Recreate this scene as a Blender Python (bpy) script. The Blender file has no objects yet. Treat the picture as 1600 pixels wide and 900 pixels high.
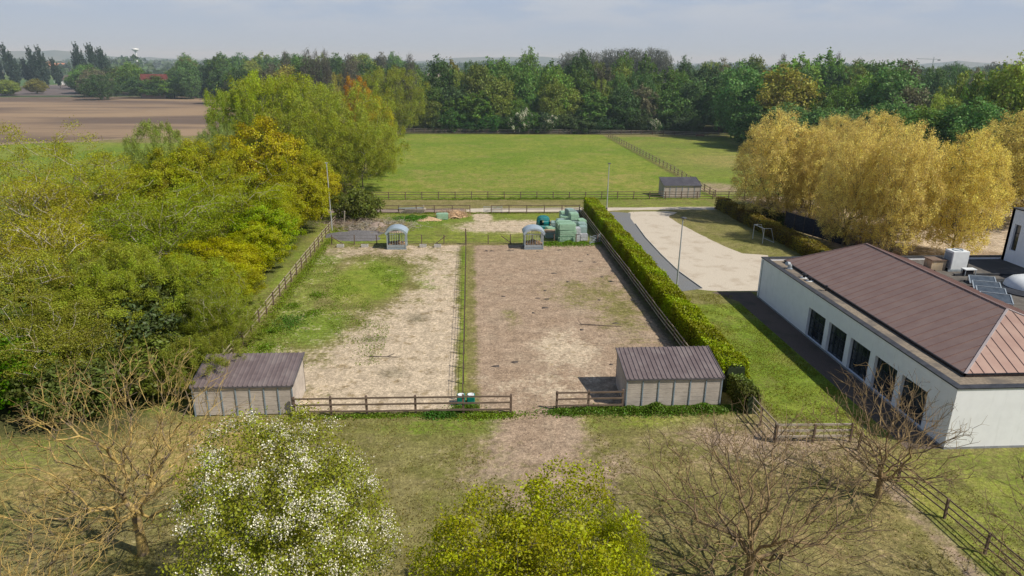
import bpy, math, random
import numpy as np
from mathutils import Vector
C = bpy.context.scene.collection
rng = np.random.default_rng(7)
random.seed(7)
R = math.radians

# ------------------------------------------------------------------ camera
H = 24.0; F = 1067.0
yaw, pit, rol = R(3.75), R(18.45), R(0.6)
fw = np.array([math.sin(yaw)*math.cos(pit), math.cos(yaw)*math.cos(pit), -math.sin(pit)])
r0 = np.array([math.cos(yaw), -math.sin(yaw), 0.0]); u0 = np.cross(r0, fw)
rt = r0*math.cos(rol)+u0*math.sin(rol); up = np.cross(rt, fw)
def ray(px, py): return fw*F+rt*(px-800)+up*(450-py)
def G(px, py, z=0.0):
    d = ray(px, py); return np.array([0, 0, H])+d*((z-H)/d[2])
def AtY(px, py, Y):
    d = ray(px, py); return np.array([0, 0, H])+d*(Y/d[1])
cam = bpy.data.cameras.new('camera'); co = bpy.data.objects.new('camera', cam); C.objects.link(co)
from mathutils import Matrix
m = Matrix.Identity(4)
for i in range(3):
    m[i][0] = rt[i]; m[i][1] = up[i]; m[i][2] = -fw[i]
m[2][3] = H
co.matrix_world = m
cam.sensor_width = 36; cam.lens = 36*F/1600; cam.clip_end = 40000; cam.clip_start = 0.5
sc = bpy.context.scene; sc.camera = co
sc.view_settings.view_transform = 'Standard'; sc.view_settings.look = 'None'; sc.view_settings.exposure = 0
sc.render.engine = 'CYCLES'
cy = sc.cycles
cy.max_bounces = 6; cy.diffuse_bounces = 3; cy.glossy_bounces = 2; cy.transmission_bounces = 3; cy.volume_bounces = 0
cy.transparent_max_bounces = 8; cy.use_denoising = True
try: cy.denoiser = 'OPENIMAGEDENOISE'
except Exception: pass
sc.render.use_persistent_data = False

# ------------------------------------------------------------------ nodes
class NT:
    def __init__(s, name, vol=False):
        s.m = bpy.data.materials.new(name); s.m.use_nodes = True
        s.t = s.m.node_tree; s.t.nodes.clear()
        s.out = s.t.nodes.new('ShaderNodeOutputMaterial')
    def n(s, t, **k):
        x = s.t.nodes.new(t)
        for a, b in k.items(): setattr(x, a, b)
        return x
    def l(s, a, b): s.t.links.new(a, b)
    def set(s, sock, v):
        if isinstance(v, bpy.types.NodeSocket): s.l(v, sock)
        else:
            if hasattr(sock.default_value, '__len__') and not hasattr(v, '__len__'): v = (v, v, v, 1)
            elif hasattr(v, '__len__') and len(v) == 3 and len(sock.default_value) == 4: v = (*v, 1)
            sock.default_value = v
    def co(s, kind='Object'):
        if kind == 'World': return s.n('ShaderNodeNewGeometry').outputs['Position']
        return s.n('ShaderNodeTexCoord').outputs[kind]
    def noise(s, vec, scale, detail=4, rough=.55, stretch=None, dist=0):
        if stretch is not None:
            mp = s.n('ShaderNodeMapping'); s.l(vec, mp.inputs[0]); mp.inputs['Scale'].default_value = stretch; vec = mp.outputs[0]
        x = s.n('ShaderNodeTexNoise'); s.l(vec, x.inputs['Vector'])
        x.inputs['Scale'].default_value = scale; x.inputs['Detail'].default_value = detail
        x.inputs['Roughness'].default_value = rough; x.inputs['Distortion'].default_value = dist
        return x.outputs[0]
    def vor(s, vec, scale, feat='F1'):
        x = s.n('ShaderNodeTexVoronoi', feature=feat); s.l(vec, x.inputs['Vector']); x.inputs['Scale'].default_value = scale
        return x.outputs
    def math(s, op, a, b=0.0, c=0.0, clamp=False):
        x = s.n('ShaderNodeMath', operation=op, use_clamp=clamp)
        for i, v in enumerate((a, b, c)):
            s.set(x.inputs[i], v)
        return x.outputs[0]
    def ramp(s, v, lo, hi, a=0.0, b=1.0):
        x = s.n('ShaderNodeMapRange', interpolation_type='SMOOTHSTEP')
        s.set(x.inputs[0], v)
        for i, q in enumerate((lo, hi, a, b)): x.inputs[i+1].default_value = q
        return x.outputs[0]
    def mix(s, f, a, b, mode='MIX'):
        x = s.n('ShaderNodeMix', data_type='RGBA', blend_type=mode)
        s.set(x.inputs[0], f); s.set(x.inputs[6], a); s.set(x.inputs[7], b)
        return x.outputs[2]
    def mul(s, col, fac):
        x = s.n('ShaderNodeVectorMath', operation='SCALE'); s.set(x.inputs[0], col) if isinstance(col, bpy.types.NodeSocket) else None
        if not isinstance(col, bpy.types.NodeSocket): x.inputs[0].default_value = col
        s.set(x.inputs['Scale'], fac); return x.outputs[0]
    def attr(s, name):
        return s.n('ShaderNodeAttribute', attribute_name=name)
    def bump(s, h, strength=.5, dist=.1):
        x = s.n('ShaderNodeBump'); s.l(h, x.inputs['Height']); x.inputs['Strength'].default_value = strength
        x.inputs['Distance'].default_value = dist; return x.outputs[0]
    def pbr(s, col, rough=.8, metal=0.0, nrm=None, spec=.3):
        b = s.n('ShaderNodeBsdfPrincipled'); s.set(b.inputs['Base Color'], col); s.set(b.inputs['Roughness'], rough)
        s.set(b.inputs['Metallic'], metal); b.inputs['Specular IOR Level'].default_value = spec
        if nrm is not None: s.l(nrm, b.inputs['Normal'])
        s.l(b.outputs[0], s.out.inputs[0]); return b

def mottled(name, c1, c2, scale=3, rough=.85, metal=0, c3=None, scale2=.4, bump=.3, bd=.03, stretch=None, spec=.3):
    t = NT(name); p = t.co('Object')
    a = t.noise(p, scale, 5, .6, stretch); b = t.noise(p, scale2, 3)
    col = t.mix(t.ramp(a, .35, .65), c1, c2)
    if c3 is not None: col = t.mix(t.ramp(b, .45, .65), col, c3)
    t.pbr(col, rough, metal, t.bump(a, bump, bd) if bump else None, spec)
    return t.m

def foliage_mat(name, hue=.03, trans=.35):
    t = NT(name)
    oi = t.n('ShaderNodeObjectInfo').outputs['Color']
    tint = t.attr('tint').outputs['Fac']
    isl = t.n('ShaderNodeNewGeometry').outputs['Random Per Island']
    h = t.n('ShaderNodeHueSaturation')
    t.l(oi, h.inputs['Color'])
    t.l(t.math('ADD', t.math('MULTIPLY', t.math('SUBTRACT', tint, .5), hue*1.6), t.math('MULTIPLY_ADD', isl, hue, .5-hue/2)), h.inputs['Hue'])
    h.inputs['Saturation'].default_value = 1.15
    v = t.math('MULTIPLY', t.math('MULTIPLY_ADD', tint, 1.05, .88), t.math('MULTIPLY_ADD', isl, .8, .85))
    t.l(v, h.inputs['Value'])
    d = t.n('ShaderNodeBsdfDiffuse'); t.l(h.outputs[0], d.inputs[0])
    tr = t.n('ShaderNodeBsdfTranslucent'); t.l(h.outputs[0], tr.inputs[0])
    g = t.n('ShaderNodeBsdfGlossy'); g.inputs['Roughness'].default_value = .55; g.inputs[0].default_value = (.5, .55, .5, 1)
    mx = t.n('ShaderNodeMixShader'); mx.inputs[0].default_value = trans; t.l(d.outputs[0], mx.inputs[1]); t.l(tr.outputs[0], mx.inputs[2])
    m2 = t.n('ShaderNodeMixShader'); m2.inputs[0].default_value = .04; t.l(mx.outputs[0], m2.inputs[1]); t.l(g.outputs[0], m2.inputs[2])
    t.l(m2.outputs[0], t.out.inputs[0])
    return t.m

M = {}
M['leaf'] = foliage_mat('foliage')
M['petal'] = foliage_mat('petals', .01, .2)
M['bark'] = mottled('bark', (.10, .08, .055), (.20, .17, .12), 6, c3=(.16, .17, .10), scale2=1.2)
M['bark_pale'] = mottled('bark_pale', (.30, .27, .21), (.48, .44, .36), 4, c3=(.33, .26, .10), scale2=.8)
M['bark_lichen'] = mottled('bark_lichen', (.34, .235, .075), (.50, .36, .12), 5, c3=(.17, .13, .09), scale2=1.6)
M['bark_tan'] = mottled('bark_tan', (.34, .24, .11), (.22, .15, .085), 4, c3=(.10, .075, .055), scale2=.45)
M['bark_dark'] = mottled('bark_dark', (.05, .04, .035), (.11, .09, .075), 4)
def wood(name, a, b, axis=0):
    t = NT(name); p = t.co('Object')
    st = [1, 1, 1]; st[axis] = .08
    g = t.noise(p, 22, 4, .6, tuple(st)); k = t.noise(p, .9, 3)
    col = t.mix(t.ramp(g, .3, .7), a, b); col = t.mul(col, t.math('MULTIPLY_ADD', k, .8, .6))
    t.pbr(col, .85, 0, t.bump(g, .3, .02)); return t.m
M['post'] = wood('fence_post_wood', (.11, .075, .055), (.19, .135, .1), 2)
M['rail'] = wood('fence_rail_wood', (.12, .085, .062), (.21, .155, .115), 0)
M['rail_y'] = wood('fence_rail_wood_long', (.30, .25, .17), (.44, .37, .27), 1)
M['rail_pale'] = wood('weathered_rail_wood', (.34, .29, .23), (.46, .4, .32), 0)
M['wire'] = mottled('wire', (.10, .08, .07), (.16, .13, .11), 3, .6, .5, bump=0)
M['steel'] = mottled('galvanised_steel', (.33, .38, .42), (.42, .47, .5), 5, .5, .4, bump=0)
M['steel_blue'] = mottled('blue_grey_steel', (.22, .28, .33), (.30, .36, .41), 4, .5, .2, bump=0)
M['lamp_pole'] = mottled('lamp_pole_steel', (.50, .52, .52), (.42, .44, .45), 2, .45, .3, bump=0)
M['lamp_head'] = mottled('lamp_head_grey', (.09, .09, .10), (.13, .13, .14), 3, .5, .2, bump=0)
M['concrete'] = mottled('concrete', (.38, .36, .33), (.5, .48, .44), 8)
M['white_panel'] = mottled('white_box', (.66, .68, .68), (.72, .74, .73), 2, .5, 0, bump=0)
M['black'] = mottled('black_metal', (.012, .013, .016), (.03, .03, .035), 4, .5, .2, bump=0)
M['tar'] = mottled('roofing_felt', (.105, .092, .08), (.15, .135, .115), 2.5, .95, 0, (.085, .078, .07), .35, .4, .02)
M['tar_brown'] = mottled('gravelled_ledge', (.19, .155, .115), (.27, .22, .165), 5, .95, 0, (.14, .12, .1), .5, .4, .02)
M['cap'] = mottled('parapet_cap', (.045, .048, .055), (.07, .073, .082), 2, .5, .3, bump=0)
M['teal'] = mottled('teal_plastic', (.0, .15, .155), (.01, .19, .185), 2, .35, 0, bump=0, spec=.5)
M['straw'] = mottled('straw', (.42, .27, .15), (.58, .41, .25), 6, .95, bump=.8, bd=.08)
M['twigs'] = mottled('brushwood', (.22, .16, .13), (.4, .32, .26), 9)
M['soil'] = mottled('grey_soil', (.11, .105, .105), (.17, .16, .16), 5)
def bale_mat(name, c1, c2):
    t = NT(name); p = t.co('Object')
    n = t.noise(p, 3, 4, .6, (1, 1, 4)); w = t.noise(p, 9, 3, .6, dist=1.5)
    col = t.mix(t.ramp(n, .35, .65), c1, c2)
    t.pbr(col, .38, 0, t.bump(t.math('ADD', n, t.math('MULTIPLY', w, .9)), 1.0, .12), .6); return t.m
M['bale_green'] = bale_mat('pale_green_wrap', (.28, .47, .31), (.36, .56, .38))
M['bale_teal'] = bale_mat('grey_green_wrap', (.24, .36, .33), (.34, .46, .42))
M['bale_white'] = bale_mat('white_wrap', (.45, .46, .50), (.60, .61, .62))

# ------------------------------------------------------------------ mesh helpers
def mesh_np(name, V, quads=None, tris=None, mat=None, tint=None, smooth=False):
    me = bpy.data.meshes.new(name)
    V = np.asarray(V, dtype=np.float32)
    nq = 0 if quads is None else len(quads); ntr = 0 if tris is None else len(tris)
    parts = []; starts = []; tot = []
    if nq: parts.append(np.asarray(quads, np.int32).ravel()); starts.append(np.arange(nq)*4); tot.append(np.full(nq, 4))
    if ntr: parts.append(np.asarray(tris, np.int32).ravel()); starts.append(nq*4+np.arange(ntr)*3); tot.append(np.full(ntr, 3))
    idx = np.concatenate(parts); st = np.concatenate(starts).astype(np.int32)
    me.vertices.add(len(V)); me.vertices.foreach_set('co', V.ravel())
    me.loops.add(len(idx)); me.loops.foreach_set('vertex_index', idx)
    me.polygons.add(len(st)); me.polygons.foreach_set('loop_start', st)
    try: me.polygons.foreach_set('loop_total', np.concatenate(tot).astype(np.int32))
    except Exception: pass
    if smooth: me.polygons.foreach_set('use_smooth', np.ones(len(st), bool))
    if tint is not None:
        a = me.attributes.new('tint', 'FLOAT', 'FACE'); a.data.foreach_set('value', np.asarray(tint, np.float32))
    me.update(calc_edges=True); me.validate()
    if mat: me.materials.append(mat)
    return me
def ob(name, me, parent=None, loc=None):
    o = bpy.data.objects.new(name, me); C.objects.link(o)
    if parent is not None: o.parent = parent
    if loc is not None: o.location = loc
    return o
def tag(o, label=None, cat=None, group=None, kind=None):
    if label: o['label'] = label
    if cat: o['category'] = cat
    if group: o['group'] = group
    if kind: o['kind'] = kind
    return o
def thing(name, label, cat, loc=(0, 0, 0), group=None, rz=0):
    o = bpy.data.objects.new(name, None); C.objects.link(o); o.location = loc; o.rotation_euler[2] = rz
    o.empty_display_size = .3
    return tag(o, label, cat, group)

class MB:
    def __init__(s): s.v = []; s.f = []
    def add(s, vs, fs):
        b = len(s.v); s.v += [tuple(map(float, q)) for q in vs]; s.f += [tuple(i+b for i in f) for f in fs]; return s
    def box(s, x0, x1, y0, y1, z0, z1):
        return s.add([(x0, y0, z0), (x1, y0, z0), (x1, y1, z0), (x0, y1, z0), (x0, y0, z1), (x1, y0, z1), (x1, y1, z1), (x0, y1, z1)],
                     [(0, 3, 2, 1), (4, 5, 6, 7), (0, 1, 5, 4), (1, 2, 6, 5), (2, 3, 7, 6), (3, 0, 4, 7)])
    def bar(s, a, b, w, h):
        a = Vector(a); b = Vector(b); d = (b-a).normalized()
        sd = d.cross(Vector((0, 0, 1)))
        if sd.length < 1e-3: sd = Vector((1, 0, 0))
        sd.normalize(); u = sd.cross(d); sd = sd*w/2; u = u*h/2
        vs = [a-sd-u, a+sd-u, a+sd+u, a-sd+u, b-sd-u, b+sd-u, b+sd+u, b-sd+u]
        return s.add(vs, [(0, 1, 2, 3), (7, 6, 5, 4), (0, 4, 5, 1), (1, 5, 6, 2), (2, 6, 7, 3), (3, 7, 4, 0)])
    def cyl(s, a, b, ra, rb=None, n=10, caps=True):
        rb = ra if rb is None else rb
        a = Vector(a); b = Vector(b); d = (b-a).normalized()
        sd = d.cross(Vector((0, 0, 1)));
        if sd.length < 1e-3: sd = Vector((1, 0, 0))
        sd.normalize(); u = sd.cross(d)
        vs = []
        for p, r in ((a, ra), (b, rb)):
            for i in range(n):
                t = 2*math.pi*i/n; vs.append(p+sd*math.cos(t)*r+u*math.sin(t)*r)
        fs = [(i, (i+1) % n, n+(i+1) % n, n+i) for i in range(n)]
        if caps: fs += [tuple(range(n-1, -1, -1)), tuple(range(n, 2*n))]
        return s.add(vs, fs)
    def lathe(s, c, prof, n=20):
        vs = [(c[0]+r*math.cos(2*math.pi*i/n), c[1]+r*math.sin(2*math.pi*i/n), c[2]+z) for r, z in prof for i in range(n)]
        fs = [(k*n+i, k*n+(i+1) % n, (k+1)*n+(i+1) % n, (k+1)*n+i) for k in range(len(prof)-1) for i in range(n)]
        return s.add(vs, fs)
    def quad(s, *p): return s.add(p, [tuple(range(len(p)))])
    def build(s, name, mat, parent=None, off=(0, 0, 0), smooth=False, bevel=0):
        me = bpy.data.meshes.new(name)
        me.from_pydata([(x-off[0], y-off[1], z-off[2]) for x, y, z in s.v], [], s.f)
        me.materials.append(mat); me.update()
        if smooth: me.polygons.foreach_set('use_smooth', [True]*len(me.polygons))
        o = ob(name, me, parent)
        if bevel:
            b = o.modifiers.new('bevel', 'BEVEL'); b.width = bevel; b.segments = 2
        return o
def sheet(name, pts, z, mat, kind='structure', jitter=0, step=1.0):
    P = []
    n = len(pts)
    for i in range(n):
        a = np.array(pts[i][:2], float); b = np.array(pts[(i+1) % n][:2], float)
        L = np.linalg.norm(b-a); k = max(1, int(L/step)) if jitter else 1
        nrm = np.array([-(b-a)[1], (b-a)[0]])/max(L, 1e-6)
        for j in range(k):
            t = j/k
            q = a+(b-a)*t
            if jitter and j: q = q+nrm*(rng.normal()*jitter*.5+jitter*math.sin(i*2.1+j*step*.35))
            P.append((q[0], q[1], z))
    m_ = MB(); m_.quad(*P)
    o = m_.build(name, mat); tag(o, kind=kind)
    return o

# ------------------------------------------------------------------ world, sun
SEL, SAZ = R(47), R(-27)       # elevation, angle of the sun from +X
sv = Vector((math.cos(SEL)*math.cos(SAZ), math.cos(SEL)*math.sin(SAZ), math.sin(SEL)))
sun = bpy.data.lights.new('sun', 'SUN'); sun.energy = 5.0; sun.angle = R(.6); sun.color = (1, .94, .84)
so = bpy.data.objects.new('sun', sun); C.objects.link(so); so.rotation_euler = (-sv).to_track_quat('-Z', 'Y').to_euler()
so.location = (60, -40, 80)
w = bpy.data.worlds.new('World'); sc.world = w; w.use_nodes = True
nt = w.node_tree; nt.nodes.clear()
def wn(t, **k):
    x = nt.nodes.new(t)
    for a, b in k.items(): setattr(x, a, b)
    return x
L = nt.links.new
wo = wn('ShaderNodeOutputWorld'); sky = wn('ShaderNodeTexSky', sky_type='NISHITA'); sky.sun_disc = False
sky.sun_elevation = SEL; sky.sun_rotation = math.atan2(sv.x, sv.y); sky.dust_density = 2; sky.air_density = 1.2
bg1 = wn('ShaderNodeBackground'); L(sky.outputs[0], bg1.inputs[0]); bg1.inputs[1].default_value = .10
tc = wn('ShaderNodeTexCoord'); mp = wn('ShaderNodeMapping'); L(tc.outputs['Generated'], mp.inputs[0]); mp.inputs['Scale'].default_value = (1, 1, 4.5)
no = wn('ShaderNodeTexNoise'); L(mp.outputs[0], no.inputs[0]); no.inputs['Scale'].default_value = 6.5; no.inputs['Detail'].default_value = 6; no.inputs['Roughness'].default_value = .55
no2 = wn('ShaderNodeTexNoise'); L(mp.outputs[0], no2.inputs[0]); no2.inputs['Scale'].default_value = 1.7; no2.inputs['Detail'].default_value = 3
ad = wn('ShaderNodeMath', operation='ADD'); L(no.outputs[0], ad.inputs[0]); L(no2.outputs[0], ad.inputs[1])
cr = wn('ShaderNodeMapRange', interpolation_type='SMOOTHSTEP'); L(ad.outputs[0], cr.inputs[0]); cr.inputs[1].default_value = .9; cr.inputs[2].default_value = 1.15
sep = wn('ShaderNodeSeparateXYZ'); L(tc.outputs['Generated'], sep.inputs[0])
hz = wn('ShaderNodeMapRange', interpolation_type='SMOOTHSTEP'); L(sep.outputs[2], hz.inputs[0]); hz.inputs[1].default_value = .01; hz.inputs[2].default_value = .075
mu = wn('ShaderNodeMath', operation='MULTIPLY'); L(cr.outputs[0], mu.inputs[0]); L(hz.outputs[0], mu.inputs[1])
g1 = wn('ShaderNodeMix', data_type='RGBA'); L(hz.outputs[0], g1.inputs[0]); g1.inputs[6].default_value = (.49, .57, .70, 1); g1.inputs[7].default_value = (.41, .505, .695, 1)
g2 = wn('ShaderNodeMix', data_type='RGBA'); L(mu.outputs[0], g2.inputs[0]); L(g1.outputs[2], g2.inputs[6]); g2.inputs[7].default_value = (.55, .60, .71, 1)
zen = wn('ShaderNodeMapRange', interpolation_type='SMOOTHSTEP'); L(sep.outputs[2], zen.inputs[0]); zen.inputs[1].default_value = .10; zen.inputs[2].default_value = .5
g3 = wn('ShaderNodeMix', data_type='RGBA'); L(zen.outputs[0], g3.inputs[0]); L(g2.outputs[2], g3.inputs[6]); g3.inputs[7].default_value = (.12, .18, .31, 1)
bg2 = wn('ShaderNodeBackground'); L(g3.outputs[2], bg2.inputs[0]); bg2.inputs[1].default_value = 1.0
ms = wn('ShaderNodeMixShader'); ms.inputs[0].default_value = .8; L(bg1.outputs[0], ms.inputs[1]); L(bg2.outputs[0], ms.inputs[2]); L(ms.outputs[0], wo.inputs[0])

# ------------------------------------------------------------------ ground
def smooth(a, b, x):
    t = np.clip((x-a)/(b-a), 0, 1); return t*t*(3-2*t)
def ell(X, Y, cx, cy, rx, ry, soft=.6):
    d = np.sqrt(((X-cx)/rx)**2+((Y-cy)/ry)**2); return 1-smooth(1-soft, 1+soft, d)
def rect(X, Y, x0, x1, y0, y1, s=.5):
    return smooth(x0-s, x0+s, X)*(1-smooth(x1-s, x1+s, X))*smooth(y0-s, y0+s, Y)*(1-smooth(y1-s, y1+s, Y))
gx = np.concatenate([[-20000, -8000, -3000, -1200, -600, -300, -180, -120, -90, -70], np.arange(-60, 90.1, .6), [100, 120, 160, 220, 300, 600, 1200, 3000, 8000, 20000]])
gy = np.concatenate([[-2000, -300, -60, -10, 8], np.arange(14, 130.1, .6), np.arange(133, 262, 3.), [270, 300, 350, 420, 520, 700, 1000, 2000, 5000, 12000, 25000]])
X, Y = np.meshgrid(gx, gy)
mx = np.maximum
lush = rect(X, Y, 21.5, 31, 38.5, 66, .8) * .72                                 # lawn by the white building
lush = mx(lush, rect(X, Y, -22.5, 46, 123, 238, 1.0))
lush = mx(lush, rect(X, Y, 46.6, 100, 123, 232, 1.0)*.62)
lush = mx(lush, .62*rect(X, Y, -21, 18, 91.5, 111, .8))
lush = mx(lush, ell(X, Y, -11.5, 75, 4.2, 8.5, .6)*1.0)
lush = mx(lush, ell(X, Y, -4.0, 75, 2.0, 6, .7)*.85)
lush = mx(lush, ell(X, Y, -14.5, 61, 3.5, 6, .6)*.7)
lush = mx(lush, .58*rect(X, Y, -19.7, -15.5, 48, 89, .8)); lush = mx(lush, rect(X, Y, -1.2, -.3, 44, 90, .25)*.75)
lush = mx(lush, .55*rect(X, Y, -60, -20.5, 44, 122, 1.0)); lush = mx(lush, .8*rect(X, Y, -400, -30, 100, 210, 4.0))
lush = mx(lush, .55*rect(X, Y, 24, 90, 18, 37.5, 1.5))
lush = mx(lush, .55*ell(X, Y, 4, 41.8, 14, 1.6, .5))
lush = mx(lush, .5*rect(X, Y, 22, 44, 115, 122.5, .8))
lush = mx(lush, .42*rect(X, Y, -60, -23, 20, 44, 3)); lush = mx(lush, .12*rect(X, Y, -20, 22, 18, 44, 4))
dirt = rect(X, Y, .6, 18.5, 44.3, 90.3, .45)
dirt = mx(dirt, ell(X, Y, 4.7, 41, 3.0, 5.5, .8)); dirt = mx(dirt, ell(X, Y, 4.5, 36.5, 5, 4.5, .9)*.75)
dirt = mx(dirt, .8*rect(X, Y, 50, 110, 76, 125, 2)); dirt = mx(dirt, .6*ell(X, Y, 50, 134, 6, 7, .6))
dirt = mx(dirt, .7*ell(X, Y, 20, 39, 7, 2.8, .9)); dirt = mx(dirt, .55*rect(X, Y, -19.5, -1.5, 85, 90.5, 1.2))
dirt = mx(dirt, .62*rect(X, Y, 24.2, 25.6, 20, 38, .5)); dirt = mx(dirt, .52*ell(X, Y, -15, 104, 5, 5, .6))
dirt = dirt*(1-.62*ell(X, Y, 15, 66, 3.2, 10, .8))*(1-.5*ell(X, Y, 10.4, 70, 2.6, 5, .8))*(1-.5*ell(X, Y, 4, 63, 1, 3, .8))
pale = rect(X, Y, -19.3, -1.2, 44.3, 90.4, .5)*(.50+.5*smooth(80, 52, Y)*smooth(-17, -7, X)+.18*smooth(-9, -3, X))
pale = pale*(1-.8*ell(X, Y, -11.5, 74, 5.6, 11, .6))*(1-.55*ell(X, Y, -14.5, 60, 3.5, 7, .7))*(1-.45*rect(X, Y, -19.4, -17, 44, 90, 1))
pale = mx(pale, ell(X, Y, 6.0, 101.5, 8.5, 4.4, .6)*.85); pale = mx(pale, ell(X, Y, 2.2, 107.5, 1.6, 5, .5)*.9)
pale = mx(pale, .75*ell(X, Y, 8.5, 54.5, 3.0, 4.2, .9)); pale = mx(pale, .5*ell(X, Y, 6, 47.5, 5, 3.5, .8)); pale = mx(pale, .6*rect(X, Y, 56, 100, 84, 125, 3))
dry = .85*ell(X, Y, -17.5, 39.5, 5.5, 4.2, .8); dry = mx(dry, .75*ell(X, Y, -24, 36, 4, 2.5, .8)); dry = mx(dry, .45*ell(X, Y, 25, 36.5, 5, 3, .8))
dry = mx(dry, .55*rect(X, Y, 49, 120, 150, 190, 22)); dry = mx(dry, .38*rect(X, Y, -20, 46, 126, 160, 12)); dry = mx(dry, .4*ell(X, Y, 20, 34, 10, 8, .8))
dry = mx(dry, .5*ell(X, Y, 37, 31, 3, 2, .8))
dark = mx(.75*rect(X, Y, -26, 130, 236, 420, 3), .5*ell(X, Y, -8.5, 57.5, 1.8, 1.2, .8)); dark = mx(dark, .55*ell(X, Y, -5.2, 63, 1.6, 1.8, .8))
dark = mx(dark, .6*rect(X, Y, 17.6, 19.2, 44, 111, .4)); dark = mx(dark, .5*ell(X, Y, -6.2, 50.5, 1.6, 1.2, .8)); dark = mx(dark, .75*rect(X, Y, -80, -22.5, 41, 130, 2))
V = np.stack([X, Y, 0*X], -1).reshape(-1, 3)
nx, ny = len(gx), len(gy)
ii = (np.arange(ny-1)[:, None]*nx+np.arange(nx-1)[None]).ravel()
gm = mesh_np('ground', V, np.stack([ii, ii+1, ii+nx+1, ii+nx], 1))
for nm, ch in (('mask_a', (lush, dirt, pale)), ('mask_b', (dry, dark, 0*X))):
    a = gm.attributes.new(nm, 'FLOAT_COLOR', 'POINT')
    a.data.foreach_set('color', np.stack([c.ravel() for c in ch]+[np.ones(X.size)], 1).astype(np.float32).ravel())
def ground_mat():
    t = NT('ground_cover'); p = t.co('Object')
    big = t.noise(p, .045, 4); mid = t.noise(p, .35, 5, .6); fine = t.noise(p, 2.3, 5, .65); grit = t.noise(p, 11, 4, .7)
    spk = t.vor(p, 5.5)[0]; straw = t.noise(p, 7, 4, .7, (1, 3.5, 1), 1.2)
    va = t.n('ShaderNodeSeparateColor'); t.l(t.attr('mask_a').outputs['Color'], va.inputs[0])
    vb = t.n('ShaderNodeSeparateColor'); t.l(t.attr('mask_b').outputs['Color'], vb.inputs[0])
    def msk(s, k1, k2, w, n1=mid, n2=fine):
        q = t.math('ADD', s, t.math('MULTIPLY', t.math('SUBTRACT', n1, .5), k1)); q = t.math('ADD', q, t.math('MULTIPLY', t.math('SUBTRACT', n2, .5), k2))
        return t.ramp(q, .5-w, .5+w)
    base = t.mix(t.ramp(mid, .3, .7), (.140, .132, .040), (.205, .170, .075))
    base = t.mix(t.ramp(fine, .52, .75), base, (.255, .20, .11))
    base = t.mix(t.ramp(big, .4, .65), base, t.mix(.35, base, (.12, .145, .025)))
    lushc = t.mix(t.ramp(mid, .35, .65), (.135, .180, .022), (.195, .215, .036)); lushc = t.mix(t.ramp(big, .4, .62), lushc, (.12, .175, .019))
    lushc = t.mix(t.math('MULTIPLY', t.ramp(t.noise(p, .8, 5, .7, (1, .6, 1)), .5, .68), .65), lushc, (.075, .12, .014)); lushc = t.mix(t.ramp(t.noise(p, .12, 5, .65), .5, .72), lushc, (.20, .195, .05))
    dryc = t.mix(t.ramp(fine, .35, .65), (.20, .175, .05), (.33, .24, .10))
    palec = t.mix(t.ramp(straw, .3, .6), (.27, .205, .145), (.50, .41, .29)); palec = t.mix(t.ramp(grit, .56, .70), palec, (.14, .10, .075)); palec = t.mix(t.ramp(t.noise(p, .8, 5, .7), .52, .68), palec, (.25, .19, .11))
    dirtc = t.mix(t.ramp(mid, .3, .7), (.255, .182, .122), (.305, .225, .157)); dirtc = t.mix(t.ramp(grit, .5, .75), dirtc, (.35, .275, .205))
    dirtc = t.mix(t.ramp(spk, .2, .05), dirtc, (.13, .095, .07)); dirtc = t.mix(t.ramp(t.noise(p, .9, 5, .7, dist=1), .6, .72), dirtc, (.15, .11, .08))
    dirtc = t.mix(t.math('MULTIPLY', t.ramp(t.noise(p, .22, 4, .65), .48, .66), .8), dirtc, t.mix(t.ramp(fine, .4, .6), (.32, .245, .172), (.255, .195, .135)))
    hoof = t.vor(p, 2.2)[0]; dirtc = t.mix(t.math('MULTIPLY', t.ramp(hoof, .16, .08), t.ramp(t.noise(p, .5, 2), .45, .6)), dirtc, (.13, .095, .07))
    c = t.mix(msk(va.outputs[0], 1.2, 1.2, .25), base, lushc)
    c = t.mix(msk(vb.outputs[0], .8, .7, .3), c, dryc)
    c = t.mix(msk(va.outputs[1], 1.1, 1.2, .3), c, dirtc)
    c = t.mix(msk(va.outputs[2], 1.3, 1.5, .25), c, palec)
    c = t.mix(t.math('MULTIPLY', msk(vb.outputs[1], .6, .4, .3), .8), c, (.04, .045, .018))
    # broad far-away parcels of farmland
    sp = t.n('ShaderNodeSeparateXYZ'); t.l(p, sp.inputs[0])
    far = t.ramp(t.math('ADD', sp.outputs[1], t.math('MULTIPLY', sp.outputs[0], 0.0)), 380, 520)
    cell = t.n('ShaderNodeTexVoronoi'); mpn = t.n('ShaderNodeMapping'); t.l(p, mpn.inputs[0]); mpn.inputs['Scale'].default_value = (.004, .0022, 1)
    t.l(mpn.outputs[0], cell.inputs['Vector']); cell.inputs['Scale'].default_value = 1
    sc2 = t.n('ShaderNodeSeparateColor'); t.l(cell.outputs['Color'], sc2.inputs[0])
    fc = t.mix(t.ramp(sc2.outputs[0], .3, .7), (.09, .13, .03), (.26, .21, .14)); fc = t.mix(t.ramp(sc2.outputs[1], .5, .8), fc, (.05, .08, .03))
    c = t.mix(far, c, fc)
    c = t.mul(c, t.ramp(grit, .3, .7, .84, 1.4))
    c = t.mul(c, t.ramp(t.noise(p, 4.0, 4, .75), .3, .7, .72, 1.38)); c = t.mul(c, t.ramp(t.noise(p, 1.1, 5, .7), .3, .7, .8, 1.25))
    hgt = t.math('ADD', t.math('MULTIPLY', grit, .6), fine)
    t.pbr(c, .95, 0, t.bump(hgt, .75, .12), .1)
    return t.m
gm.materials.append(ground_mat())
tag(ob('ground', gm), kind='structure')

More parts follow.
